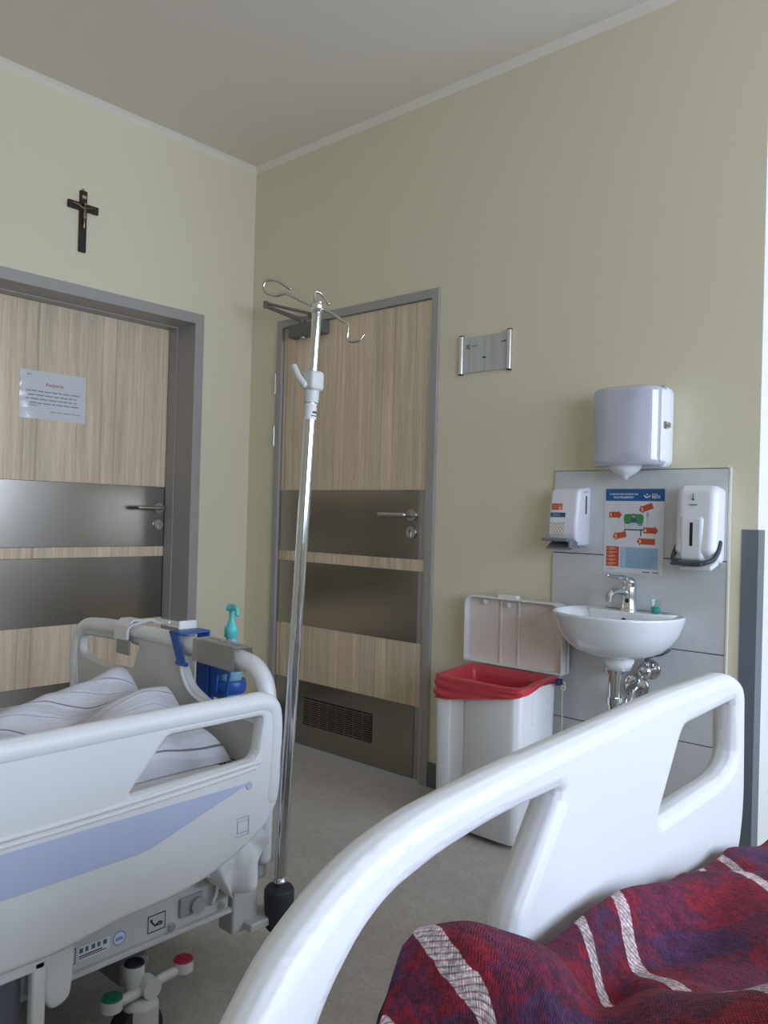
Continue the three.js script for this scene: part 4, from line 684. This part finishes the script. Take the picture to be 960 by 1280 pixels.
// ---------------------------------------------------------------- second bed (the one the picture is taken from)
{
  const bed = thing('hospital_bed', 'hospital bed with a raised white side rail and a red plaid blanket on it', 'bed', [3.3, 0, 1.9]);
  sideRail(bed, {
    x0: 2.778, x1: 2.824, zEnd: 1.14, top: 0.86, flush: true, label: 'raised white side rail',
    outline: [[0.014, -0.03], [0.08, -0.004], [0.34, -0.003], [0.54, -0.012], [0.74, -0.02], [0.9, -0.033], [0.98, -0.055], [1.05, -0.1], [1.1, -0.16], [1.12, -0.24], [1.08, -0.36], [0.95, -0.4], [0.62, -0.405], [0.2, -0.4], [0.03, -0.33], [0.004, -0.24]],
    radii: [0.03, 0.04, 0.05, 0.05, 0.05, 0.05, 0.04, 0.03, 0.03, 0.05, 0.06, 0.08, 0.05, 0.06, 0.06, 0.05],
    holes: [[[[0.066, -0.054], [0.284, -0.06], [0.366, -0.173], [0.106, -0.168], [0.058, -0.152]], [0.012, 0.018, 0.014, 0.03, 0.03]], [[[0.635, -0.068], [0.76, -0.068], [0.86, -0.078], [0.925, -0.092], [0.96, -0.11], [1.0, -0.15], [1.025, -0.2], [1.03, -0.26], [0.93, -0.31], [0.72, -0.3], [0.74, -0.2]], [0.012, 0.05, 0.04, 0.03, 0.02, 0.03, 0.03, 0.05, 0.05, 0.04, 0.04]]],
    tube: [[0.026, -0.26], [0.028, -0.16], [0.03, -0.075], [0.042, -0.04], [0.08, -0.028], [0.2, -0.027], [0.34, -0.029], [0.54, -0.037], [0.74, -0.045], [0.86, -0.054], [0.93, -0.068], [0.98, -0.089], [1.02, -0.12], [1.052, -0.16], [1.072, -0.21], [1.078, -0.27]],
  });
  part('frame', [rb(2.87, 2.92, 0.3, 0.4, 0.42, 3.0, 0.008), rb(3.72, 3.77, 0.3, 0.4, 0.42, 3.0, 0.008), rb(2.92, 3.72, 0.36, 0.4, 0.42, 3.0, 0.008), rb(3.2, 3.44, 0.14, 0.36, 0.9, 1.1, 0.02)], M.bedFrame, bed);
  part('undercarriage', [rb(2.9, 2.96, 0.1, 0.15, 0.7, 2.7, 0.008), rb(3.68, 3.74, 0.1, 0.15, 0.7, 2.7, 0.008), rb(2.96, 3.68, 0.1, 0.15, 0.9, 1.0, 0.008)], M.bedFrame, bed);
  for (const [x, z] of [[2.93, 0.75], [3.71, 0.75], [2.93, 2.65], [3.71, 2.65]]) part('caster_wheel', rod([x - 0.018, 0.055, z], [x + 0.018, 0.055, z], 0.055, 0.055, 32), mat(0x2c2d30, 0.6), bed);
  for (const z of [1.5, 1.85]) part('rail_arm', rb(2.822, 2.875, 0.36, 0.52, z - 0.025, z + 0.025, 0.01), M.bed, bed);
  const mt = thing('mattress', 'mattress under a white sheet below the red plaid blanket', 'mattress', [3.32, 0.4, 1.7]);
  part('mattress_core', rb(2.86, 3.76, 0.402, 0.54, 0.46, 2.95, 0.03, 5), mat(new THREE.Color().setRGB(0.74, 0.74, 0.745), 0.85), mt);
  // plaid blanket draped over legs
  const tw = 640, CELL = 0.3;
  const plaid = tex(tw, tw, (u, v, i, j) => {                       // one repeat is 0.3 m: stripes across u, purple bands both ways
    const band = (t, a, b) => t > a && t < b ? 1 : 0, fz = 0.012 * (noise(u * 40, v * 40, 40, 40) - 0.5), fw = 0.12 * (noise(u * 26, v * 26, 26, 26) - 0.5), x = u + fw, z = v + 0.12 * (noise(u * 22 + 9, v * 22, 22, 22) - 0.5);
    const n = noise(u * 28, v * 28, 28, 28), n2 = noise(u * 128, v * 128, 128, 128), n3 = noise(u * 7, v * 7, 7, 7);
    const px = band(x, 0.6, 0.92) + band(x, 0.34, 0.42), pz = band(z, 0.05, 0.3) + band(z, 0.55, 0.75);
    let c = [134, 26, 48];
    if (px && pz) c = [84, 46, 84]; else if (px || pz) c = (i + j) % 12 < 5 || n2 > 0.66 ? [118, 29, 54] : [90, 42, 78];
    if (band(u + fz * 0.5, 0.47, 0.53) || band(u + fz * 0.5, 0.255, 0.307)) c = (i - j + 1024) % 16 < 12 ? [222, 208, 206] : [176, 130, 140];
    const k = 0.9 + 0.06 * Math.sin(((Math.floor(i / 8) % 2 ? j : -j) + 2 * (i % 8)) / 8 * 6.283) + 0.4 * (n2 - 0.5) + 0.25 * (n - 0.5) + 0.15 * (n3 - 0.5);
    return c.map((q) => q * k);
  });
  const weave = tex(512, 512, (u, v, i, j) => { const q = Math.floor(i / 8) % 2 ? j : -j; return 120 + 50 * Math.sin((q + 2 * (i % 8)) / 8 * 6.283) + 130 * (noise(u * 64, v * 64, 64, 64) - 0.5); }, false);
  const nx = 220, nz = 240, x0 = 2.836, x1 = 3.74, z0 = 0.75, z1 = 2.1563;
  const gau = (x, z, cx, cz, sx, sz, a, rot = 0) => { const c = Math.cos(rot), s = Math.sin(rot), dx = x - cx, dz = z - cz, p = (dx * c + dz * s) / sx, q = (-dx * s + dz * c) / sz; return a * Math.exp(-p * p - q * q); };
  const H = (x, z) => {
    let h = 0.6 - 0.05 * (1 - sstep(1.0, 1.45, z));
    h += gau(x, z, 2.8994, 2.0623, 0.1825, 0.1439, 0.148, -0.414);           // fold over the near edge by the rail
    h += gau(x, z, 2.862, 1.739, 0.05, 0.22, 0.059, 0.05);            // low roll along the rail
    h += gau(x, z, 3.129, 2.008, 0.14, 0.24, 0.0466, -0.5);            // shin and foot
    h += gau(x, z, 3.03, 1.52, 0.12, 0.2, 0.062, 0.1);
    h += gau(x, z, 3.22, 2.0, 0.16, 0.18, 0.151, 0);
    h += gau(x, z, 3.45, 1.6, 0.15, 0.5, 0.02, 0.1);
    h -= gau(x, z, 2.955, 1.93, 0.025, 0.15, 0.03, -0.4);             // valley between the folds
    h += 0.010 * Math.sin((x * 1.1 + z * 0.5) * 30 + 3 * noise(x * 5, z * 5)) * noise(x * 4 + 2, z * 4) + 0.016 * (noise(x * 10, z * 10) - 0.5) + 0.006 * (noise(x * 26, z * 26) - 0.5);
    return h;
  };
  const Yb = (u, v) => {
    const x = x0 + (x1 - x0) * u, z = z0 + (z1 - z0) * v, e = Math.min(sstep(0, 0.016, u), sstep(0, 0.04, 1 - u), sstep(0, 0.03, v), sstep(0, 0.06, 1 - v));
    return 0.542 + (H(x, z) - 0.542) * Math.sqrt(e);
  };
  const p = [], t = [], id = [], ys = [], ax = [], az = [], ci = Math.round((3.0 - x0) / (x1 - x0) * nx), cj = Math.round((1.9 - z0) / (z1 - z0) * nz), dx = (x1 - x0) / nx, dz = (z1 - z0) / nz, at = (i, j) => j * (nx + 1) + i;
  for (let j = 0; j <= nz; j++) for (let i = 0; i <= nx; i++) ys.push(Yb(i / nx, j / nz));
  for (let j = 0; j <= nz; j++) { ax[at(ci, j)] = 0; for (let i = ci + 1; i <= nx; i++) ax[at(i, j)] = ax[at(i - 1, j)] + Math.hypot(dx, ys[at(i, j)] - ys[at(i - 1, j)]); for (let i = ci - 1; i >= 0; i--) ax[at(i, j)] = ax[at(i + 1, j)] - Math.hypot(dx, ys[at(i, j)] - ys[at(i + 1, j)]); }
  for (let i = 0; i <= nx; i++) { az[at(i, cj)] = 0; for (let j = cj + 1; j <= nz; j++) az[at(i, j)] = az[at(i, j - 1)] + Math.hypot(dz, ys[at(i, j)] - ys[at(i, j - 1)]); for (let j = cj - 1; j >= 0; j--) az[at(i, j)] = az[at(i, j + 1)] - Math.hypot(dz, ys[at(i, j)] - ys[at(i, j + 1)]); }
  for (let j = 0; j <= nz; j++) for (let i = 0; i <= nx; i++) {
    p.push(x0 + dx * i, ys[at(i, j)], z0 + dz * j);
    const X = 3.0 + ax[at(i, j)], Zc = 1.9 + az[at(i, j)];
    t.push((X * 0.6 - Zc * 0.8 - 0.335) / CELL + 0.5, (X * 0.8 + Zc * 0.6) / CELL + 0.45);
  }
  for (let j = 0; j < nz; j++) for (let i = 0; i < nx; i++) { const a = at(i, j); id.push(a, a + nx + 1, a + 1, a + 1, a + nx + 1, a + nx + 2); }
  const g = new THREE.BufferGeometry(); g.setAttribute('position', new THREE.Float32BufferAttribute(p, 3)); g.setAttribute('uv', new THREE.Float32BufferAttribute(t, 2)); g.setIndex(id); g.computeVertexNormals();
  solo('plaid_blanket', g, mat(0xffffff, 0.95, { map: plaid, bumpMap: weave, bumpScale: 0.0018, side: THREE.DoubleSide, sheen: 0.4, sheenRoughness: 0.6, sheenColor: new THREE.Color(0x8a3045) }), 'crimson and purple plaid wool blanket with white stripes rumpled on the bed', 'blanket', [3.3, 0.54, 1.5]);
}

renderer.render(scene, camera);
